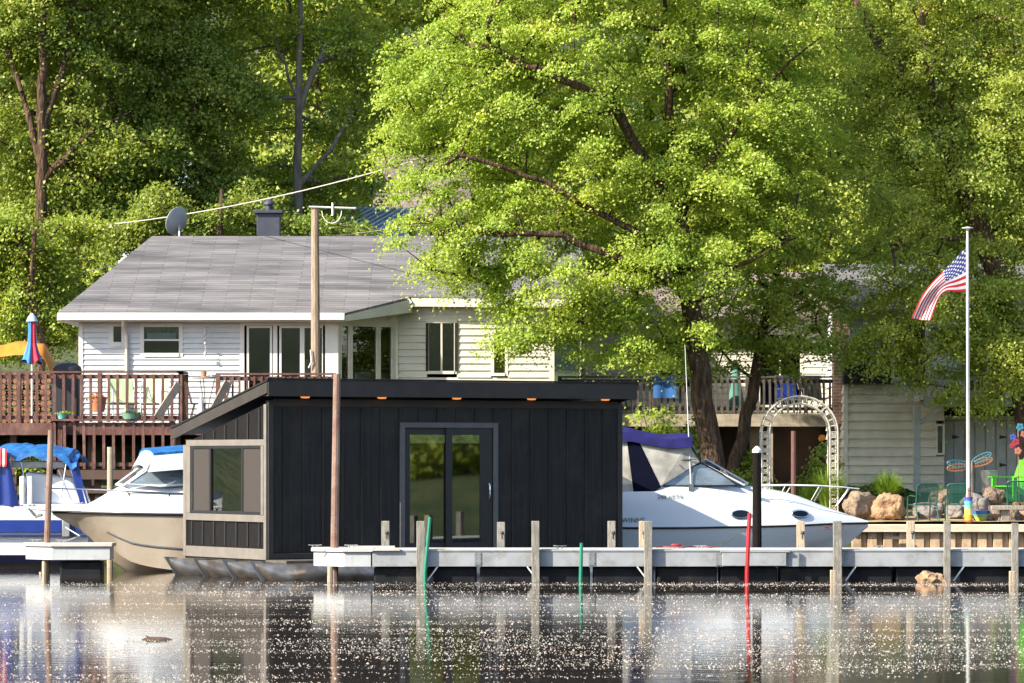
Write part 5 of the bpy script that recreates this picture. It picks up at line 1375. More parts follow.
g = MB(); g.prism([(X(575, 26), 25.4, 5.65), (X(860, 26), 25.4, 5.65), (X(860, 26), 29, 6.9), (X(575, 26), 29, 6.9)], (0, 0, -.1)); g.prism([(X(575, 26), 29.01, 6.9), (X(860, 26), 29.01, 6.9), (X(860, 26), 32.6, 5.65), (X(575, 26), 32.6, 5.65)], (0, 0, -.1)); build('roof', g, 'shingles_brown', h2, uv=lambda v: (v.x, v.y))
# brick chimney at the seam
g = MB(); g.box(X(834, 21.6), X(850, 21.6), 21.6, 22.2, 3.0, Z(300, 21.6)); th = thing('brick_chimney', 'narrow red brick chimney between the two houses on the right', 'chimney', (X(842, 21.6), 21.6, 3.0)); build('stack', g, 'red_brick', th, uv=lambda v: (v.x + v.y, v.z)); g = MB(); g.box(X(832.5, 21.6), X(851.5, 21.6), 21.55, 22.25, Z(300, 21.6) + .002, Z(297, 21.6)); build('cap', g, 'boulder_grey', th)

# ================================================================== right house
GY = 21.0; gz = lambda py: Z(py, GY); gx0 = X(845, GY)
rh = thing('boat_house', 'tan shingled house with shed doors and an upper porch at the right', 'house', (gx0, GY, 1.2))
gx1 = X(944, GY)
g = MB(); g.lap((gx0, GY, 0), U, NN, gx1 - gx0, 1.0, gz(385), [(X(936, GY) - gx0, gx1 - gx0, gz(456), gz(424))], pitch=.21, t=.03)
g.lap((gx0, GY + 5, 0), (0, -1, 0), (-1, 0, 0), 5, 1.0, gz(385), pitch=.21, t=.03); build('wall', g, 'tan_shingle', rh, sharp=20)
window(rh, (0, GY, 0), U, NN, X(937.5, GY), X(942.5, GY), gz(453), gz(426), fw=.05, m='cream_trim')
g = MB(); g.box(gx0 - .03, gx0 + .06, GY - .045, GY + .0, 1.0, gz(385)); build('trim', g, 'cream_trim', rh)
# shed doors
g = MB(); xs0 = X(944, GY) + .03; i = 0
while xs0 + i * .245 < 16:
    a = xs0 + i * .245; g.box(a, a + .215, GY + .30, GY + .33, 1.1, gz(421)); i += 1
g.box(xs0, 16, GY + .332, GY + .36, 1.1, gz(421)); sd_ = build('shed_door', g, 'shed_door', rh)
g = MB()
for px in (953.5, 1001):
    for py in (437, 465): 
        if px > 990 or py < 450: g.prism([(X(px, GY), GY + .29, gz(py) + .05), (X(px, GY), GY + .29, gz(py) - .05), (X(px, GY) + .17, GY + .29, gz(py) - .01), (X(px, GY) + .17, GY + .29, gz(py) + .01)], (0, .008, 0))
build('hinge', g, 'black', sd_)
g = MB(); g.box(xs0, 16, GY + .2, GY + .38, gz(420.5), gz(416)); g.box(xs0 - .03, xs0 - .0, GY, GY + .4, 1.0, gz(416)); build('header', g, 'shed_frame', rh)
g = MB(); g.box(xs0, 16, GY + 1.2, GY + 1.25, gz(422), gz(402)); build('recess_wall', g, 'dark_room', rh)
# porch deck above
pz = gz(398)
g = MB(); g.box(X(917, GY), 16.2, GY - 1.55, GY - 1.45, pz - .22, pz); g.box(X(917, GY), 16.2, GY - 1.45, GY + .9, pz - .06, pz - .01); g.box(gx0 - .1, gx1, GY - .05, GY - .0, gz(385) + .002, gz(381)); build('porch_beam', g, 'shed_frame', rh)
rail(rh, (X(917, 19.5), 19.5), (16.1, 19.5), Z(374, 19.5), pz, m='white_trim', pitch=.13, bw=.035)
g = MB(); px_ = X(917, 19.55); g.box(px_ - .075, px_ + .075, 19.47, 19.62, 1.0, pz - .22); g.bar((px_, 19.55, Z(425, 19.55)), (px_ + .55, 19.55, pz - .24), .1, .1, (0, 1, 0)); build('porch_post', g, 'shed_frame', rh, .006)
g = MB(); px_ = X(1120, 19.55); g.box(px_ - .075, px_ + .075, 19.47, 19.62, 1.0, pz - .22); build('porch_post', g, 'shed_frame', rh, .006)
# dark upper bay at left, then the upper storey
g = MB(); g.box(X(843, GY), X(890, GY), GY - .35, GY + .2, gz(384), gz(356)); build('dark_bay', g, 'charcoal_board', rh)
g = MB(); g.lap((gx0, GY + .9, 0), U, NN, 16 - gx0, gz(384), 5.7, [(X(895, GY + .9) - gx0, X(925, GY + .9) - gx0, 4.1, 5.4), (X(965, GY + .9) - gx0, X(1010, GY + .9) - gx0, 3.7, 5.4)], pitch=.14)
g.lap((gx0, GY + 6, 0), (0, -1, 0), (-1, 0, 0), 5.1, gz(384), 5.7, pitch=.14); build('upper_wall', g, 'white_siding', rh, sharp=20)
window(rh, (0, GY + .9, 0), U, NN, X(895, GY + .9), X(925, GY + .9), 4.1, 5.4, 1, 2)
window(rh, (0, GY + .9, 0), U, NN, X(965, GY + .9), X(1010, GY + .9), 3.7, 5.4, 2, 1)
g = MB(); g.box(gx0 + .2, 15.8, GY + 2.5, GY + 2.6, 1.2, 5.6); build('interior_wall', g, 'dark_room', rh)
g = MB(); g.prism([(gx0 - .2, GY + .3, 5.65), (16.5, GY + .3, 5.65), (16.5, GY + 4, 6.9), (gx0 - .2, GY + 4, 6.9)], (0, 0, -.1)); g.prism([(gx0 - .2, GY + 4.01, 6.9), (16.5, GY + 4.01, 6.9), (16.5, GY + 7.6, 5.65), (gx0 - .2, GY + 7.6, 5.65)], (0, 0, -.1)); build('roof', g, 'shingles', rh, uv=lambda v: (v.x, v.y))

# far houses on the slope
fh = thing('far_house', 'brown roofed house glimpsed between trees above the grey roof', 'house', (X(400, 48), 48, 6))
fx0, fx1 = X(372, 48), X(470, 48)
g = MB(); g.box(fx0 + .3, fx1 - .3, 48.4, 54, 5, Z(215, 48)); build('wall', g, 'cream_siding', fh)
g = MB(); g.prism([(fx0, 48, Z(214, 48)), (fx1, 48, Z(214, 48)), (fx1, 52, Z(150, 50)), (fx0, 52, Z(150, 50))], (0, 0, -.12)); build('roof', g, 'shingles_brown', fh, uv=lambda v: (v.x, v.y))
for a in (X(385, 48), X(430, 48)):
    g = MB(); g.box(a, a + .9, 48.35, 48.395, Z(240, 48), Z(222, 48)); build('window', g, 'black_gloss', fh)
fh = thing('metal_roof_shed', 'low shed with a blue striped metal roof behind the utility pole', 'shed', (X(360, 38), 38, 5))
sx0, sx1 = X(322, 38), X(408, 38)
g = MB(); g.box(sx0 + .2, sx1 - .2, 38.2, 41, 4.2, Z(234, 38)); build('wall', g, 'grey_wood', fh)
A0, B0 = Vector((sx0, 38, Z(236, 38))), Vector((sx1, 38, Z(236, 38))); A1, B1 = Vector((sx0 + .05, 41.5, Z(207, 41.5))), Vector((sx1, 41.5, Z(210, 41.5)))
g = MB(); g.prism([A0, B0, B1, A1], (0, 0, -.08)); rf2 = build('roof', g, 'solar_blue', fh)
g = MB(); nn = (B0 - A0).cross(A1 - A0).normalized()
for i in range(12):
    t = i / 12; p = A0.lerp(B0, t) - Vector((.9, 0, 0)); q = A1.lerp(B1, t) + Vector((.3, 0, 0)); 
    if p.x < sx0: 
        s_ = (sx0 - p.x) / (q.x - p.x); p = p.lerp(q, s_)
    g.bar(p + nn * .03, q + nn * .03, .09, .04, nn)
build('roof_rib', g, 'solar_pale', rf2)
fh = thing('hillside_house', 'grey roofed house glimpsed through the dark trees at upper left', 'house', (X(150, 52), 52, 8))
g = MB(); g.box(X(118, 52), X(190, 52), 52, 57, 6, Z(185, 52)); build('wall', g, 'white_siding', fh)
g = MB(); g.prism([(X(108, 52), 51.6, Z(186, 52)), (X(200, 52), 51.6, Z(186, 52)), (X(188, 52), 55, Z(140, 53)), (X(122, 52), 55, Z(140, 53))], (0, 0, -.1)); build('roof', g, 'solar_pale', fh)

# ================================================================== seawall and garden, right
SY = 12.3
th = thing('seawall', 'tan wooden seawall of upright planks under a flat cap behind the long dock', 'seawall', (X(940, SY), SY, -.5))
sx0 = X(852, SY)
g = MB(); x = sx0; i = 0
while x < 14:
    w2 = .20 if i % 2 == 0 else .13
    yo = 0 if i % 2 == 0 else .09
    g.box(x, x + w2 - .008, SY + yo, SY + yo + .07, -1.3, .66 + rnd.uniform(-.0, .0)); x += w2; i += 1
g.box(sx0, 14, SY + .165, SY + .2, -1.3, .66); build('plank', g, 'bulkhead_wood', th, .006)
g = MB(); g.box(sx0 - .1, 14, SY - .12, SY + .28, Z(532, SY) , Z(524.5, SY)); build('cap', g, 'bulkhead_cap', th, .01)
g = MB(); g.box(sx0 - .1, 14, SY - .09, SY - .003, .15, .30); build('wale', g, 'bulkhead_wood', th, .01)
g = MB(); g.box(X(886, SY), X(905, SY), SY - .2, SY - .11, Z(539, SY), Z(536.5, SY)); build('bracket', g, 'grey_wood', th)

def boulder(px, py, Y, r, m_, label, seed, amp=.35):
    g = MB(); c = Vector((X(px, Y), Y, Z(py, Y))); g.blob(c, r, seed, amp, 4)
    return single('boulder', g, m_, label, 'boulder', tuple(c - Vector((0, 0, r[2] * .8))), sharp=None, group='boulders at the patio edge')
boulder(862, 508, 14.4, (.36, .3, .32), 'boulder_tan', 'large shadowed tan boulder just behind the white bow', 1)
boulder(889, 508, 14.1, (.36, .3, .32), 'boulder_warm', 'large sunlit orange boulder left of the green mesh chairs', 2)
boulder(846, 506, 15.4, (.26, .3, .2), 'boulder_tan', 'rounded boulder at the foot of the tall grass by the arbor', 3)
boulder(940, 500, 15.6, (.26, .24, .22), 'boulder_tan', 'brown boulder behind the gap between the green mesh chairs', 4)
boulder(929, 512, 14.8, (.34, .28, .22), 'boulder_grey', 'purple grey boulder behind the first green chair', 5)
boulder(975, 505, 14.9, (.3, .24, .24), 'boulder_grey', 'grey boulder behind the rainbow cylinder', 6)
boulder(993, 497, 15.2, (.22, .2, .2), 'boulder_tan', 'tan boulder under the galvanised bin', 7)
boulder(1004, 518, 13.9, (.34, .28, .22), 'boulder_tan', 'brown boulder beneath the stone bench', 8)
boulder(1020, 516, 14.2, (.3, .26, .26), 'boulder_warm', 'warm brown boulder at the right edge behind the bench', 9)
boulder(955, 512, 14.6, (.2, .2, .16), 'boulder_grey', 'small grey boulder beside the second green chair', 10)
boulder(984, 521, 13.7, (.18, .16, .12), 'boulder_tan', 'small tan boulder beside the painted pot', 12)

blades('ornamental_grass', 'tall bright grass clump between the arbor and the big boulders', (X(829, 14.9), 14.9, 1.0), 1.15, .6, 700, 1, w=.011, group='ornamental grasses')
blades('ornamental_grass', 'fine grass clump spilling over the orange boulder', (X(887, 15.0), 15.0, 1.25), .75, .55, 600, 2, w=.010, group='ornamental grasses')
blades('ornamental_grass', 'small sunny grass tuft behind the gap between the green chairs', (X(940, 16), 16, 1.2), .45, .4, 220, 3, w=.012, group='ornamental grasses')
blades('ornamental_grass', 'low grass tuft under the bow rail of the white cruiser', (X(808, 15.6), 15.6, 1.0), .75, .4, 300, 4, w=.010, group='ornamental grasses')
def hosta(px, Y, z, r, n, seed, label):
    rg_ = np.random.default_rng(seed); c = np.array([X(px, Y), Y, z]); th = thing('hosta', label, 'plant', tuple(c), group='broad leaved plants by the boulders')
    an = rg_.uniform(0, 2 * np.pi, n); q = rg_.uniform(.15, 1, n) ** .6 * r
    pos = c + np.stack([np.cos(an) * q, np.sin(an) * q, .12 + r * .9 - q * .6], 1); d = np.stack([np.cos(an), np.sin(an), -.35 * np.ones(n)], 1)
    nr = np.stack([np.cos(an) * .4, np.sin(an) * .4, np.ones(n)], 1) + rg_.normal(size=(n, 3)) * .2
    leaf_mesh('foliage', pos, nr, d, .24 * rg_.uniform(.7, 1.2, n), .62, 'leaf_hosta', th, c)
    g = MB()
    for p_ in pos[::2]: g.tube([c, (c + p_) / 2 + np.array([0, 0, .06]), p_], .006, 4, caps=False)
    build('stem', g, 'blade_green', th, sharp=None)
hosta(862, 16.2, 1.15, .45, 90, 1, 'dark broad leaved plant above the shadowed boulder')
hosta(884, 16.8, 1.2, .5, 110, 2, 'dark broad leaved plant against the tan shingled wall')
hosta(905, 16.3, 1.1, .35, 60, 3, 'low broad leaved plant beside the porch post')
hosta(845, 16.6, 1.15, .4, 70, 4, 'broad leaved plant at the foot of the arbor')
shrub('flowering_shrub', 'leafy shrub with orange blooms climbing beside the arbor', (X(826, 16.6), 16.6, 1.1), (.38, .35, .75), 900, .085, 'leaf_mid', 5, cat='shrub')
shrub('garden_shrub', 'dark leafy shrub between the big trunk and the arbor', (X(742, 16.3), 16.3, 1.0), (.75, .5, .55), 1600, .09, 'leaf_mid', 6)
shrub('garden_shrub', 'tall thin weedy shrub beside the second leaning trunk', (X(757, 17.2), 17.2, 1.1), (.35, .3, .85), 700, .085, 'leaf_shrub', 7)
shrub('garden_shrub', 'green bush behind the windscreen of the white cruiser', (X(722, 16.6), 16.6, .95), (.4, .35, .6), 900, .085, 'leaf_shrub', 8)
shrub('garden_shrub', 'low dark bush under the arbor by the brown pipe', (X(805, 17.4), 17.4, 1.1), (.6, .5, .35), 1200, .085, 'leaf_dark', 9)
g = MB(); c = P(822, 438, 16.5)
for a in range(6): g.add([c, c + Vector((.09 * math.cos(a), -.02, .09 * math.sin(a))), c + Vector((.09 * math.cos(a + .6), .02, .09 * math.sin(a + .6)))], [(0, 1, 2)])
g = MB(); g.blob(c, (.075, .04, .07), 3, .5, 2); single('garden_flower', g, 'petal_flower', 'orange bloom beside the top of the arbor foot', 'flower', tuple(c))
# arbor
ay = 14.6
th = thing('garden_arbor', 'white metal lattice garden arch with a rounded top', 'arbor', (X(800, ay), ay, .9))
aL, aR, aT = X(762, ay), X(838, ay), Z(396, ay)
rad = (aR - aL) / 2; cxm = (aL + aR) / 2; zsp = aT - rad * .95
for yy in (0, .55):
    for rin, nm in ((0, 'hoop'), (.17, 'hoop')):
        g = MB(); r_ = rad - rin
        pts = [(cxm - r_, ay + yy, .85)] + [(cxm - r_ * math.cos(a), ay + yy, zsp + r_ * .95 * math.sin(a)) for a in [i * math.pi / 16 for i in range(17)]] + [(cxm + r_, ay + yy, .85)]
        g.tube(pts, .019, 6); build(nm, g, 'arbor_white', th)
g = MB()
for yy in (0, .55):
    for i in range(17):
        a = i * math.pi / 16
        p = Vector((cxm - rad * math.cos(a), ay + yy, zsp + rad * .95 * math.sin(a))); q = Vector((cxm - (rad - .17) * math.cos(a), ay + yy, zsp + (rad - .17) * .95 * math.sin(a)))
        g.tube([p, q], .010, 4)
    for sd__ in (-1, 1):
        k = 12
        for i in range(k):
            za, zb2 = lerp(.9, zsp, i / k), lerp(.9, zsp, (i + 1) / k); xa, xb_ = cxm + sd__ * rad, cxm + sd__ * (rad - .17)
            g.tube([(xa, ay + yy, za), (xb_, ay + yy, zb2)], .008, 4); g.tube([(xb_, ay + yy, za), (xa, ay + yy, zb2)], .008, 4)
            g.tube([((xa + xb_) / 2 + .05 * math.cos(t), ay + yy - .01, (za + zb2) / 2 + .05 * math.sin(t)) for t in (0, 1.05, 2.1, 3.14, 4.2, 5.25)], .007, 4, closed=True)
for i in range(17):
    a = i * math.pi / 16; p = Vector((cxm - rad * math.cos(a), ay, zsp + rad * .95 * math.sin(a))); g.tube([p, p + Vector((0, .55, 0))], .010, 4)
build('lattice', g, 'arbor_white', th)
# flag and pole
FY = 12.9
th = thing('flagpole', 'tall white flagpole standing behind the seawall', 'flagpole', (X(968, FY), FY, .85))
g = MB(); g.tube([(X(968.5, FY), FY, .8), (X(968, FY), FY, 3.5), (X(967.5, FY), FY, Z(229, FY))], [.042, .036, .026], 10); build('shaft', g, 'white_metal', th)
g = MB(); g.lathe([(.03, 0), (.06, .02), (.12, .035), (.12, .05), (.02, .07)], (X(967.5, FY), FY, Z(230, FY)), 12); build('truck', g, 'white_metal', th)
g = MB(); g.tube([(X(966, FY), FY - .06, Z(240, FY)), (X(966.5, FY), FY - .05, Z(470, FY))], .006, 4); build('halyard', g, 'rope_white', th)
g = MB(); NU, NV = 78, 52
topc = [(967, 247), (955, 259), (942, 272), (930, 284), (919, 299), (910, 319)]
botc = [(967, 292), (957, 292.5), (946, 292), (940, 296), (935, 306), (929, 321)]
def curve(c_, t):
    t *= len(c_) - 1; i = min(int(t), len(c_) - 2); q = t - i
    p0, p1, p2, p3 = c_[max(i - 1, 0)], c_[i], c_[i + 1], c_[min(i + 2, len(c_) - 1)]
    return [.5 * ((2 * b1) + (-a1 + c1) * q + (2 * a1 - 5 * b1 + 4 * c1 - d1) * q * q + (-a1 + 3 * b1 - 3 * c1 + d1) * q ** 3) for a1, b1, c1, d1 in zip(p0, p1, p2, p3)]
def flagf(u, v):
    a_, b2_ = curve(topc, u), curve(botc, u); px, py = lerp(a_[0], b2_[0], v), lerp(a_[1], b2_[1], v)
    Y = FY - .02 - .35 * u + .07 * math.sin(u * 7 + v * 2.4) * (.2 + u) + .02 * math.sin(v * 9 + u * 4) * u
    return Vector((X(px, FY), Y, Z(py, FY)))
g.grid(flagf, NU, NV)
mi = []
for j in range(NV):
    for i in range(NU):
        u, v = (i + .5) / NU, (j + .5) / NV
        if u < .4 and v < 7 / 13:
            gu, gv = u / .4 * 11 + .5, v / (7 / 13) * 9 + .5
            iu, iv = round(gu), round(gv)
            mi.append(1 if (iu + iv) % 2 == 0 and 1 <= iu <= 11 and 1 <= iv <= 9 and (gu - iu) ** 2 + (gv - iv) ** 2 < .16 else 2)
        else: mi.append(int(v * 13) % 2)
g.m = mi; g2 = g
ff_ = single('flag', g2, ['flag_red', 'flag_white', 'flag_blue'], 'american flag with stars and stripes drooping from the flagpole', 'flag', (X(966, FY), FY - .03, Z(292, FY)), sharp=None)
so_ = ff_.modifiers.new('cloth', 'SOLIDIFY'); so_.thickness = .004
# patio chairs with woven mesh
def mesh_chair(px, Y, z, rz, label, m_='chair_green'):
    th = thing('patio_chair', label, 'chair', (X(px, Y), Y, z), rz, 'green mesh patio chairs', world=False); th.scale = (.95, .95, .87)
    for s_ in (-1, 1):
        g = MB(); g.tube([(s_ * .27, -.28, 0), (s_ * .27, -.25, .58), (s_ * .27, -.1, .62), (s_ * .27, .22, .60)], .015, 6); build('armrest', g, m_, th)
        g = MB(); g.tube([(s_ * .25, .34, 0), (s_ * .25, .20, .38), (s_ * .25, .30, .86)], .015, 6); build('leg', g, m_, th)
        g = MB(); g.tube([(s_ * .25, -.26, .40), (s_ * .25, .21, .37)], .013, 6); build('seat_rail', g, m_, th)
    g = MB(); g.tube([(-.25, .30, .86), (-.2, .31, .90), (.2, .31, .90), (.25, .30, .86)], .016, 6); build('top_rail', g, m_, th)
    g = MB(); n = 17
    for i in range(n):
        x = lerp(-.235, .235, i / (n - 1)); g.tube([(x, .21, .40), (x, .305, .89)], .0065, 4)
    for i in range(16):
        t = i / 15; g.tube([(-.24, lerp(.21, .305, t), lerp(.40, .88, t)), (.24, lerp(.21, .305, t), lerp(.40, .88, t))], .0065, 4)
    build('backrest', g, m_, th)
    g = MB()
    for i in range(n):
        x = lerp(-.235, .235, i / (n - 1)); g.tube([(x, -.25, .40), (x, .21, .385)], .0065, 4)
    for i in range(14):
        y = lerp(-.25, .2, i / 13); g.tube([(-.24, y, .395), (.24, y, .395)], .0065, 4)
    build('seat', g, m_, th)
pz_ = .87
mesh_chair(923, 13.5, pz_, R(195), 'dark green mesh chair right of the sunlit orange boulder')
mesh_chair(958, 13.5, pz_, R(176), 'dark green mesh chair just left of the flagpole')
mesh_chair(1019, 14.0, .93, R(170), 'dark green mesh chair at the right edge before the lime chair')
# lime adirondack
def adirondack(px, Y, z, rz, label):
    th = thing('adirondack_chair', label, 'chair', (X(px, Y), Y, z), rz, world=False); m_ = 'lime_plastic'
    g = MB()
    for i in range(5):
        x = -.24 + i * .12; hh = .95 + .08 * (1 - abs(i - 2) / 2); g.prism([(x - .055, .22, .30), (x + .055, .22, .30), (x + .055 + (i - 2) * .01, .22 + .32, hh), (x - .055 + (i - 2) * .01, .22 + .32, hh)], (0, .02, -.01))
    build('backrest', g, m_, th, .006)
    g = MB()
    for i in range(5): g.box(-.27, .27, -.30 + i * .11, -.20 + i * .11, .38 - i * .03 - .02, .38 - i * .03)
    build('seat', g, m_, th, .006)
    for s_ in (-1, 1):
        g = MB(); g.box(s_ * .36 - .07, s_ * .36 + .07, -.36, .34, .56, .585); build('armrest', g, m_, th, .006)
        g = MB(); g.box(s_ * .31 - .02, s_ * .31 + .02, -.34, -.22, 0, .56); g.bar((s_ * .31, -.28, .34), (s_ * .31, .45, .05), .03, .12); build('leg', g, m_, th, .006)
adirondack(1013, 15.7, 1.22, R(-50), 'lime green slatted garden chair at the right edge')
# bin, rainbow cylinder, pot, bench, ornaments
th = thing('metal_bin', 'galvanised metal bin with plants before the shed doors', 'bin', (X(989.5, 16.6), 16.6, 1.15))
g = MB(); c = (X(989.5, 16.6), 16.6, Z(494, 16.6)); g.lathe([(.17, 0), (.21, .5), (.225, .5), (.225, .52), (.2, .52), (.19, .45)], c, 18); build('body', g, 'galv', th)
th = thing('rainbow_post', 'rainbow coloured cylinder ornament at the foot of the flagpole', 'ornament', (X(968.5, 12.75), 12.75, .84))
cols = [('rb_orange', (.75, .16, .02)), ('rb_amber', (.8, .38, .04)), ('rb_yellow', (.75, .65, .12)), ('rb_green', (.25, .6, .35)), ('rb_cyan', (.12, .5, .62)), ('rb_blue', (.05, .14, .55)), ('rb_violet', (.10, .07, .40))]
zz = [524, 520, 515, 509, 505, 501, 498.5, 497]
for (nm, col_), a, b_ in zip(cols, zz, zz[1:]):
    mat(nm, col_, .5); g = MB(); rr2 = .085 if nm != 'rb_violet' else .1
    g.lathe([(rr2, 0), (rr2, Z(b_, 12.75) - Z(a, 12.75) - .001)], (X(968.5, 12.75), 12.75, Z(a, 12.75)), 16); build('band', g, nm, th)
g = MB(); g.lathe([(.04, 0), (.035, .14), (.05, .15), (.02, .2)], (X(969, 12.75), 12.75, Z(497, 12.75)), 10); build('finial', g, 'rust', th)
th = thing('painted_pot', 'round pot painted in blue and yellow bands beside the rainbow cylinder', 'pot', (X(981, 13.2), 13.2, .86))
for (nm, a, b_, r0, r1) in (('rb_yellow', 521, 517, .10, .15), ('rb_green', 517, 514, .15, .19), ('rb_blue', 514, 510.5, .19, .205)):
    g = MB(); hgt = Z(b_, 13.2) - Z(a, 13.2); g.lathe([(r0, 0), (r1, hgt - .001)], (X(981, 13.2), 13.2, Z(a, 13.2)), 18); build('band', g, nm, th)
th = thing('stone_bench', 'weathered plank bench at the right end of the patio', 'bench', (X(1012, 13.0), 13.0, .85))
g = MB(); g.box(X(990, 13), X(1046, 13), 12.8, 13.3, Z(510, 13), Z(505.5, 13)); build('seat', g, 'grey_post', th, .015)
for px in (1005, 1040):
    g = MB(); g.box(X(px, 13) - .09, X(px, 13) + .09, 12.9, 13.2, .84, Z(510, 13) - .002); build('leg', g, 'grey_post', th, .01)
def wings(px, py, Y, s_, label, m1, m2, tilt):
    th = thing('dragonfly_stake', label, 'ornament', (X(px, Y), Y, 1.1), group='metal dragonfly ornaments')
    c = P(px, py, Y); zg = ground_h(c.x, Y)
    for k, (m_, dz, nm) in enumerate(((m1, .09, 'wing'), (m2, -.06, 'wing'))):
        g = MB(); L_ = .46; ang = tilt + (.12 if k == 0 else -.02)
        d = Vector((math.cos(ang) * s_, 0, math.sin(ang))); n_ = Vector((-d.z, 0, d.x))
        el = lambda q: [c + Vector((0, 0, dz * .4)) + d * (L_ * .5 + L_ * .5 * math.cos(a)) * 1 + n_ * q * math.sin(a) for a in [i * math.pi / 10 for i in range(20)]]
        g.tube(el(.075), .012, 5, closed=True)
        for j in range(1, 7):
            x = j / 7; hgt = .075 * math.sin(math.acos(2 * x - 1)); b0 = c + Vector((0, 0, dz * .4)) + d * L_ * x
            g.tube([b0 + n_ * hgt, b0 - n_ * hgt], .008, 4)
        g.tube([c + Vector((0, 0, dz * .4)), c + Vector((0, 0, dz * .4)) + d * L_], .009, 4)
        build(nm, g, m_, th)
    g = MB(); g.tube([(c.x, Y, zg), c], .012, 5); g.tube([c + Vector((0, -.02, .06)), c + Vector((0, -.02, -.2))], .022, 6); build('stake', g, 'rust', th)
wings(972, 464, 14.6, 1, 'metal dragonfly wings in blue and copper right of the flagpole', 'wing_teal', 'wing_orange', .32)
wings(968, 466, 15.8, -1, 'fainter metal dragonfly wings left of the flagpole', 'wing_teal', 'wing_orange', -.05)
th = thing('flower_stake', 'tall metal flower ornament with blue and red petals at the right edge', 'ornament', (X(1019, 15), 15, 1.0))
g = MB(); g.tube([(X(1019, 15), 15, .9), (X(1018, 15), 15, Z(425, 15))], .012, 5); build('stem', g, 'rust', th)
for px, py, m_, r_ in ((1020, 427, 'petal_blue', .085), (1016, 442, 'petal_red', .08), (1018, 451, 'petal_pink', .08), (1013, 437, 'petal_navy', .07), (1024, 434, 'petal_pink', .075), (1012, 446, 'petal_red', .06)):
    g = MB(); c = P(px, py, 14.95)
    for k in range(5):
        a = k * 2 * math.pi / 5 + px; g.blob(c + Vector((math.cos(a) * r_ * .6, 0, math.sin(a) * r_ * .6)), (r_ * .5, .012, r_ * .5), k, .1, 1)
    build('petal', g, m_, th)

# ================================================================== trees
QQ = 1.0
make_tree('maple_tree', 'big bright green tree spreading over the cabin roof and grey house', 14.8,
    [(716, 508, 0, .27), (712, 465, 0, .25), (703, 400, 0, .235), (696, 350, 0, .22), (690, 300, 0, .20), (683, 240, .1, .17), (676, 170, .2, .13), (668, 90, .2, .09), (664, 10, .2, .05), (660, -50, .2, .02)],
    [(610, 80, 215, 150, 3.6, .4), (470, 215, 95, 100, 2.0, -.4), (500, 90, 110, 90, 2.4, .2), (560, 270, 95, 65, 1.9, -.8), (700, 210, 110, 90, 2.6, -.2), (760, 90, 90, 120, 2.6, .6), (535, 328, 46, 24, 1.2, -.9), (640, 340, 80, 34, 1.6, -.5), (410, 110, 38, 70, 1.4, 0), (610, -60, 230, 80, 3.5, .5), (625, 292, 60, 30, 1.3, -.5), (660, 255, 50, 34, 1.4, -.8), (575, 320, 38, 26, 1.1, -.6)],
    1120, 290, .066, 'leaf_bright', seed=11, cr=.44,
    limbs=[[(686, 262, 0, .12), (640, 235, -1, .09), (560, 190, -1.2, .05), (500, 165, -1.5, .03), (460, 155, -1.6, .02)], [(690, 290, 0, .10), (620, 260, -1.2, .07), (560, 235, -1.4, .04), (480, 232, -1.6, .02)],
           [(680, 220, 0, .11), (610, 100, -1.2, .06), (540, 70, -1.6, .035), (470, 40, -1.6, .02)], [(680, 210, 0, .1), (740, 120, -.9, .05), (790, 60, -1.2, .025)], [(692, 310, 0, .08), (735, 270, -.6, .05), (790, 240, -1, .025)]], limb_r=.0085)
make_tree('shade_tree', 'slim tree with a leaning dark trunk behind the arbor', 17.3,
    [(728, 500, -.2, .17), (737, 460, -.2, .155), (747, 415, -.1, .14), (755, 380, 0, .13), (764, 330, 0, .11), (778, 270, 0, .08), (790, 210, 0, .05)],
    [(775, 300, 75, 60, 1.8, 0), (700, 345, 75, 35, 1.5, .4), (800, 350, 48, 32, 1.2, -.3), (770, 215, 70, 60, 1.8, .4)],
    170, 190, .078, 'leaf_right', seed=12, cr=.42, limb_r=.0085)
make_tree('weeping_tree', 'large drooping tree over the right house behind the flag', 18.2,
    [(1040, 520, 0, .33), (1030, 440, 0, .31), (1018, 360, 0, .29), (1000, 280, 0, .26), (975, 215, 0, .22), (945, 150, -.2, .19), (915, 95, -.3, .16), (880, 45, -.3, .12), (855, 0, -.3, .07)],
    [(930, 120, 95, 130, 2.8, .3), (1000, 180, 85, 140, 3.0, .2), (895, 255, 58, 80, 1.8, -1.2), (880, 335, 42, 42, 1.1, -1.4), (960, 300, 70, 65, 2.0, -.8), (1010, 350, 55, 55, 1.6, -.5), (945, 365, 45, 38, 1.2, -.6), (870, 60, 70, 90, 2.0, .5), (960, -30, 140, 90, 3, .5), (925, 400, 12, 12, .3, -.8), (985, 405, 34, 12, .5, -.6), (1060, 100, 70, 160, 2.5, 0)],
    800, 250, .068, 'leaf_right', bark='bark_red', seed=13, cr=.42,
    limbs=[[(945, 150, -.2, .12), (935, 95, -.6, .09), (925, 50, -.8, .06), (920, 0, -.8, .03)], [(958, 175, 0, .10), (952, 120, .2, .08), (955, 60, .2, .05)], [(985, 240, 0, .1), (930, 235, -1, .05), (890, 250, -1.6, .02)], [(1000, 280, 0, .1), (960, 330, -.8, .045), (920, 365, -1, .02)]], limb_r=.0085, flat=.55)
G_ = 'trees on the slope behind the houses'
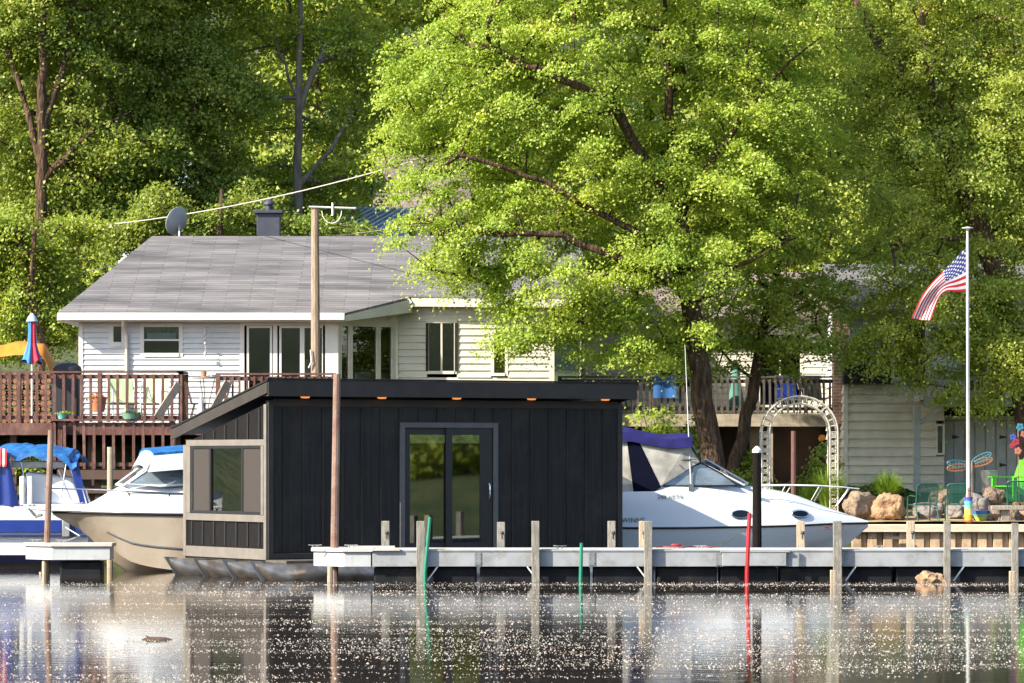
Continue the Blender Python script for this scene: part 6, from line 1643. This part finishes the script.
make_tree('broadleaf_tree', 'dark leafy tree with an upright trunk at the far left', 35,
    [(42, 330, -1.6, .17), (41, 200, -1.6, .155), (42, 100, -1.6, .13), (44, 20, -1.6, .10), (46, -60, -2, .08)],
    [(10, 20, 70, 60, 2.4, 0), (85, 50, 60, 70, 2.4, .4), (20, 130, 60, 50, 2.2, .3), (110, 140, 70, 45, 2.4, .2), (60, 200, 80, 35, 2.2, 0), (10, 235, 60, 35, 2, 0), (120, 215, 60, 22, 2, .2), (40, -40, 120, 50, 3, 0)], 520, 190, .10, 'leaf_dark', seed=21, cr=.62, group=G_, limb_r=.012,
    limbs=[[(42, 130, -1.6, .08), (65, 60, -1.4, .055), (72, 10, -1.2, .03)], [(42, 160, -1.6, .06), (20, 90, -1.5, .04), (5, 40, -1.2, .02)], [(42, 180, -1.6, .06), (95, 130, -1.3, .035), (130, 110, -1, .02)]])
make_tree('broadleaf_tree', 'dark dense tree above the satellite dish', 38,
    [(165, 330, -.8, .2), (150, 200, -.8, .17), (148, 120, -.8, .14), (160, 40, -.5, .1), (165, -60, 0, .08)],
    [(165, 30, 70, 60, 2.6, 0), (215, 90, 50, 50, 2.2, -.4), (150, 110, 60, 45, 2.2, -.2), (190, 165, 60, 35, 2.2, 0), (180, -40, 100, 50, 3, 0), (235, 205, 45, 24, 1.8, -.3), (130, 190, 55, 28, 2, 0), (110, 225, 60, 16, 1.8, 0), (200, 222, 60, 16, 1.8, 0), (270, 225, 40, 14, 1.5, 0)], 560, 190, .10, 'leaf_dark', seed=22, cr=.66, group=G_, limb_r=.012,
    limbs=[[(150, 200, -.8, .09), (185, 130, -1.6, .05), (205, 70, -1.6, .03)], [(148, 150, -.8, .08), (115, 90, -1.4, .045), (105, 40, -1.5, .02)]])
make_tree('broadleaf_tree', 'lighter green tree with a straight grey trunk above the utility pole', 40,
    [(296, 330, -1.6, .15), (297, 220, -1.6, .13), (298, 150, -1.6, .115), (300, 80, -1.6, .09), (300, 10, -1.5, .065), (301, -60, -1.5, .05)],
    [(270, 30, 55, 34, 2.2, .3), (335, 40, 55, 34, 2.2, .3), (345, 120, 50, 28, 2, .2), (258, 105, 36, 30, 1.8, .2), (370, 70, 40, 50, 2, .5), (262, 175, 50, 20, 1.8, .2), (345, 180, 50, 22, 1.8, 0), (300, 215, 60, 14, 1.5, 0), (300, -50, 100, 45, 3, 0)], 330, 170, .10, 'leaf_mid', bark='bark_grey', seed=23, cr=.60, group=G_, limb_r=.012,
    limbs=[[(298, 100, -1.6, .045), (288, 75, -1.6, .03), (276, 40, -1.3, .02)], [(298, 110, -1.6, .045), (312, 75, -1.6, .03), (325, 45, -1.3, .015)], [(297, 190, -1.6, .04), (330, 150, -1.5, .025), (350, 120, -1, .015)]])
make_tree('broadleaf_tree', 'yellow green tree filling the gap left of the white house', 27,
    [(40, 420, -1, .14), (42, 350, -1, .12), (30, 290, -1, .09), (34, 230, -1, .05)],
    [(15, 300, 36, 40, 1.5, 0), (62, 320, 28, 30, 1.3, .3), (45, 262, 40, 24, 1.5, .3), (-5, 240, 40, 34, 1.5, 0), (80, 228, 30, 14, 1.2, .6), (5, 345, 40, 16, 1.3, 0)], 300, 150, .085, 'leaf_mid', seed=24, cr=.46, group=G_, limb_r=.011)
make_tree('broadleaf_tree', 'low leafy tree showing just over the grey ridge', 33,
    [(215, 330, -.5, .16), (216, 280, -.5, .13), (220, 230, -.5, .09), (222, 190, 0, .05)],
    [(120, 232, 34, 16, 1.4, 0), (160, 205, 26, 22, 1.4, .4), (212, 222, 36, 14, 1.4, .2), (250, 200, 20, 18, 1.2, .5), (300, 226, 30, 12, 1.2, .2), (345, 228, 26, 9, 1.2, .2)], 110, 150, .09, 'leaf_dark', seed=25, cr=.5, group=G_, limb_r=.01)
make_tree('broadleaf_tree', 'mid green tree behind the big bright tree at right of centre', 34,
    [(790, 420, 0, .24), (792, 300, 0, .2), (788, 180, 0, .15), (780, 60, 0, .1), (775, -40, 0, .05)],
    [(800, 80, 110, 120, 3.4, 0), (850, 210, 70, 90, 2.6, 0), (740, 170, 90, 80, 2.8, .4), (830, 300, 60, 60, 2.2, 0), (800, -30, 120, 60, 3, 0)], 430, 170, .105, 'leaf_mid', seed=26, cr=.62, group=G_, limb_r=.011)
for k_, (x_w, y_w) in enumerate(((58, -24), (66, -30), (74, -37), (84, -44), (62, -34), (92, -50))):
    s_w = S(y_w); pw = 512 + x_w * s_w; zf = lambda z: 456 - (z - 2.25) * s_w
    make_tree('bank_tree', ['tallest', 'rounder', 'narrow', 'spreading', 'leaning', 'farthest'][k_] + ' tree on the bank across the water', y_w, [(pw, zf(.2), 0, .25), (pw, zf(4), 0, .2), (pw, zf(9), 0, .08)],
        [(pw, zf(6.5), 4 * s_w, 4 * s_w, 4, 0), (pw - 2 * s_w, zf(3), 3 * s_w, 2.2 * s_w, 3, 0)], 140, 60, .34, 'leaf_far', seed=70 + k_, cr=1.0, group='trees on the opposite bank')
# a wood further up the slope, each tree its own
fars = [(-30, 62, 150, 30), (60, 66, 60, 31), (140, 60, 130, 32), (235, 64, 90, 33), (320, 60, 40, 34), (395, 64, 120, 35), (470, 62, 60, 36), (560, 60, 140, 37), (650, 64, 70, 38), (730, 60, 130, 39), (815, 64, 60, 40), (900, 60, 140, 41), (990, 64, 70, 42), (1070, 60, 120, 43), (-140, 58, 90, 44), (-260, 60, 70, 45), (-380, 58, 100, 46), (1190, 58, 80, 47), (1310, 60, 110, 48)]
fl_ = ['behind the far left trunk', 'between the left edge trees high up', 'behind the dark dense tree', 'between the dark tree and the grey trunked tree', 'behind the straight grey trunk', 'above the brown roofed house', 'high behind the left side of the bright tree', 'high behind the middle of the bright tree', 'high behind the big trunk', 'high behind the right side of the bright tree', 'between the bright tree and the drooping tree', 'high behind the flag tree', 'high above the flagpole', 'beyond the top right corner', 'just beyond the left frame edge', 'well beyond the left frame edge', 'farthest beyond the left frame edge', 'just beyond the right frame edge', 'well beyond the right frame edge']
for (px, Y, pt, sd_), lab in zip(fars, fl_):
    make_tree('woodland_tree', 'distant green tree on the slope ' + lab, Y, [(px, 330, 0, .3), (px + 4, 200, 0, .22), (px - 3, 60, 0, .15), (px, pt - 150, 0, .06)],
        [(px, pt + 60, 75, 130, 3.0, 0), (px - 30, pt + 140, 60, 70, 2.6, -.6), (px + 35, pt - 30, 60, 90, 2.6, .5), (px, -30, 80, 60, 3, 0)], 150, 110, .19, 'leaf_far' if sd_ % 2 else 'leaf_mid', seed=sd_, cr=1.0, group='woodland trees up the slope', limb_r=.014)
shrub('garden_shrub', 'bright leafy bush in front of the raised deck beside the cabin roof', (X(655, 19), 19, 1.3), (.75, .6, 1.15), 2000, .1, 'leaf_bright', 51)
shrub('garden_shrub', 'ivy like bush wrapping the base of the big trunk', (X(693, 15.6), 15.6, .95), (.3, .3, 1.2), 1100, .08, 'leaf_dark', 52)
shrub('garden_shrub', 'green bush in the shade under the lower red deck', (X(28, 15.5), 15.5, 1.2), (.6, .4, .7), 1200, .09, 'leaf_mid', 53)
print('faces', sum(len(o.data.polygons) for o in bpy.data.objects if o.type == 'MESH'), 'objects', len(bpy.data.objects))
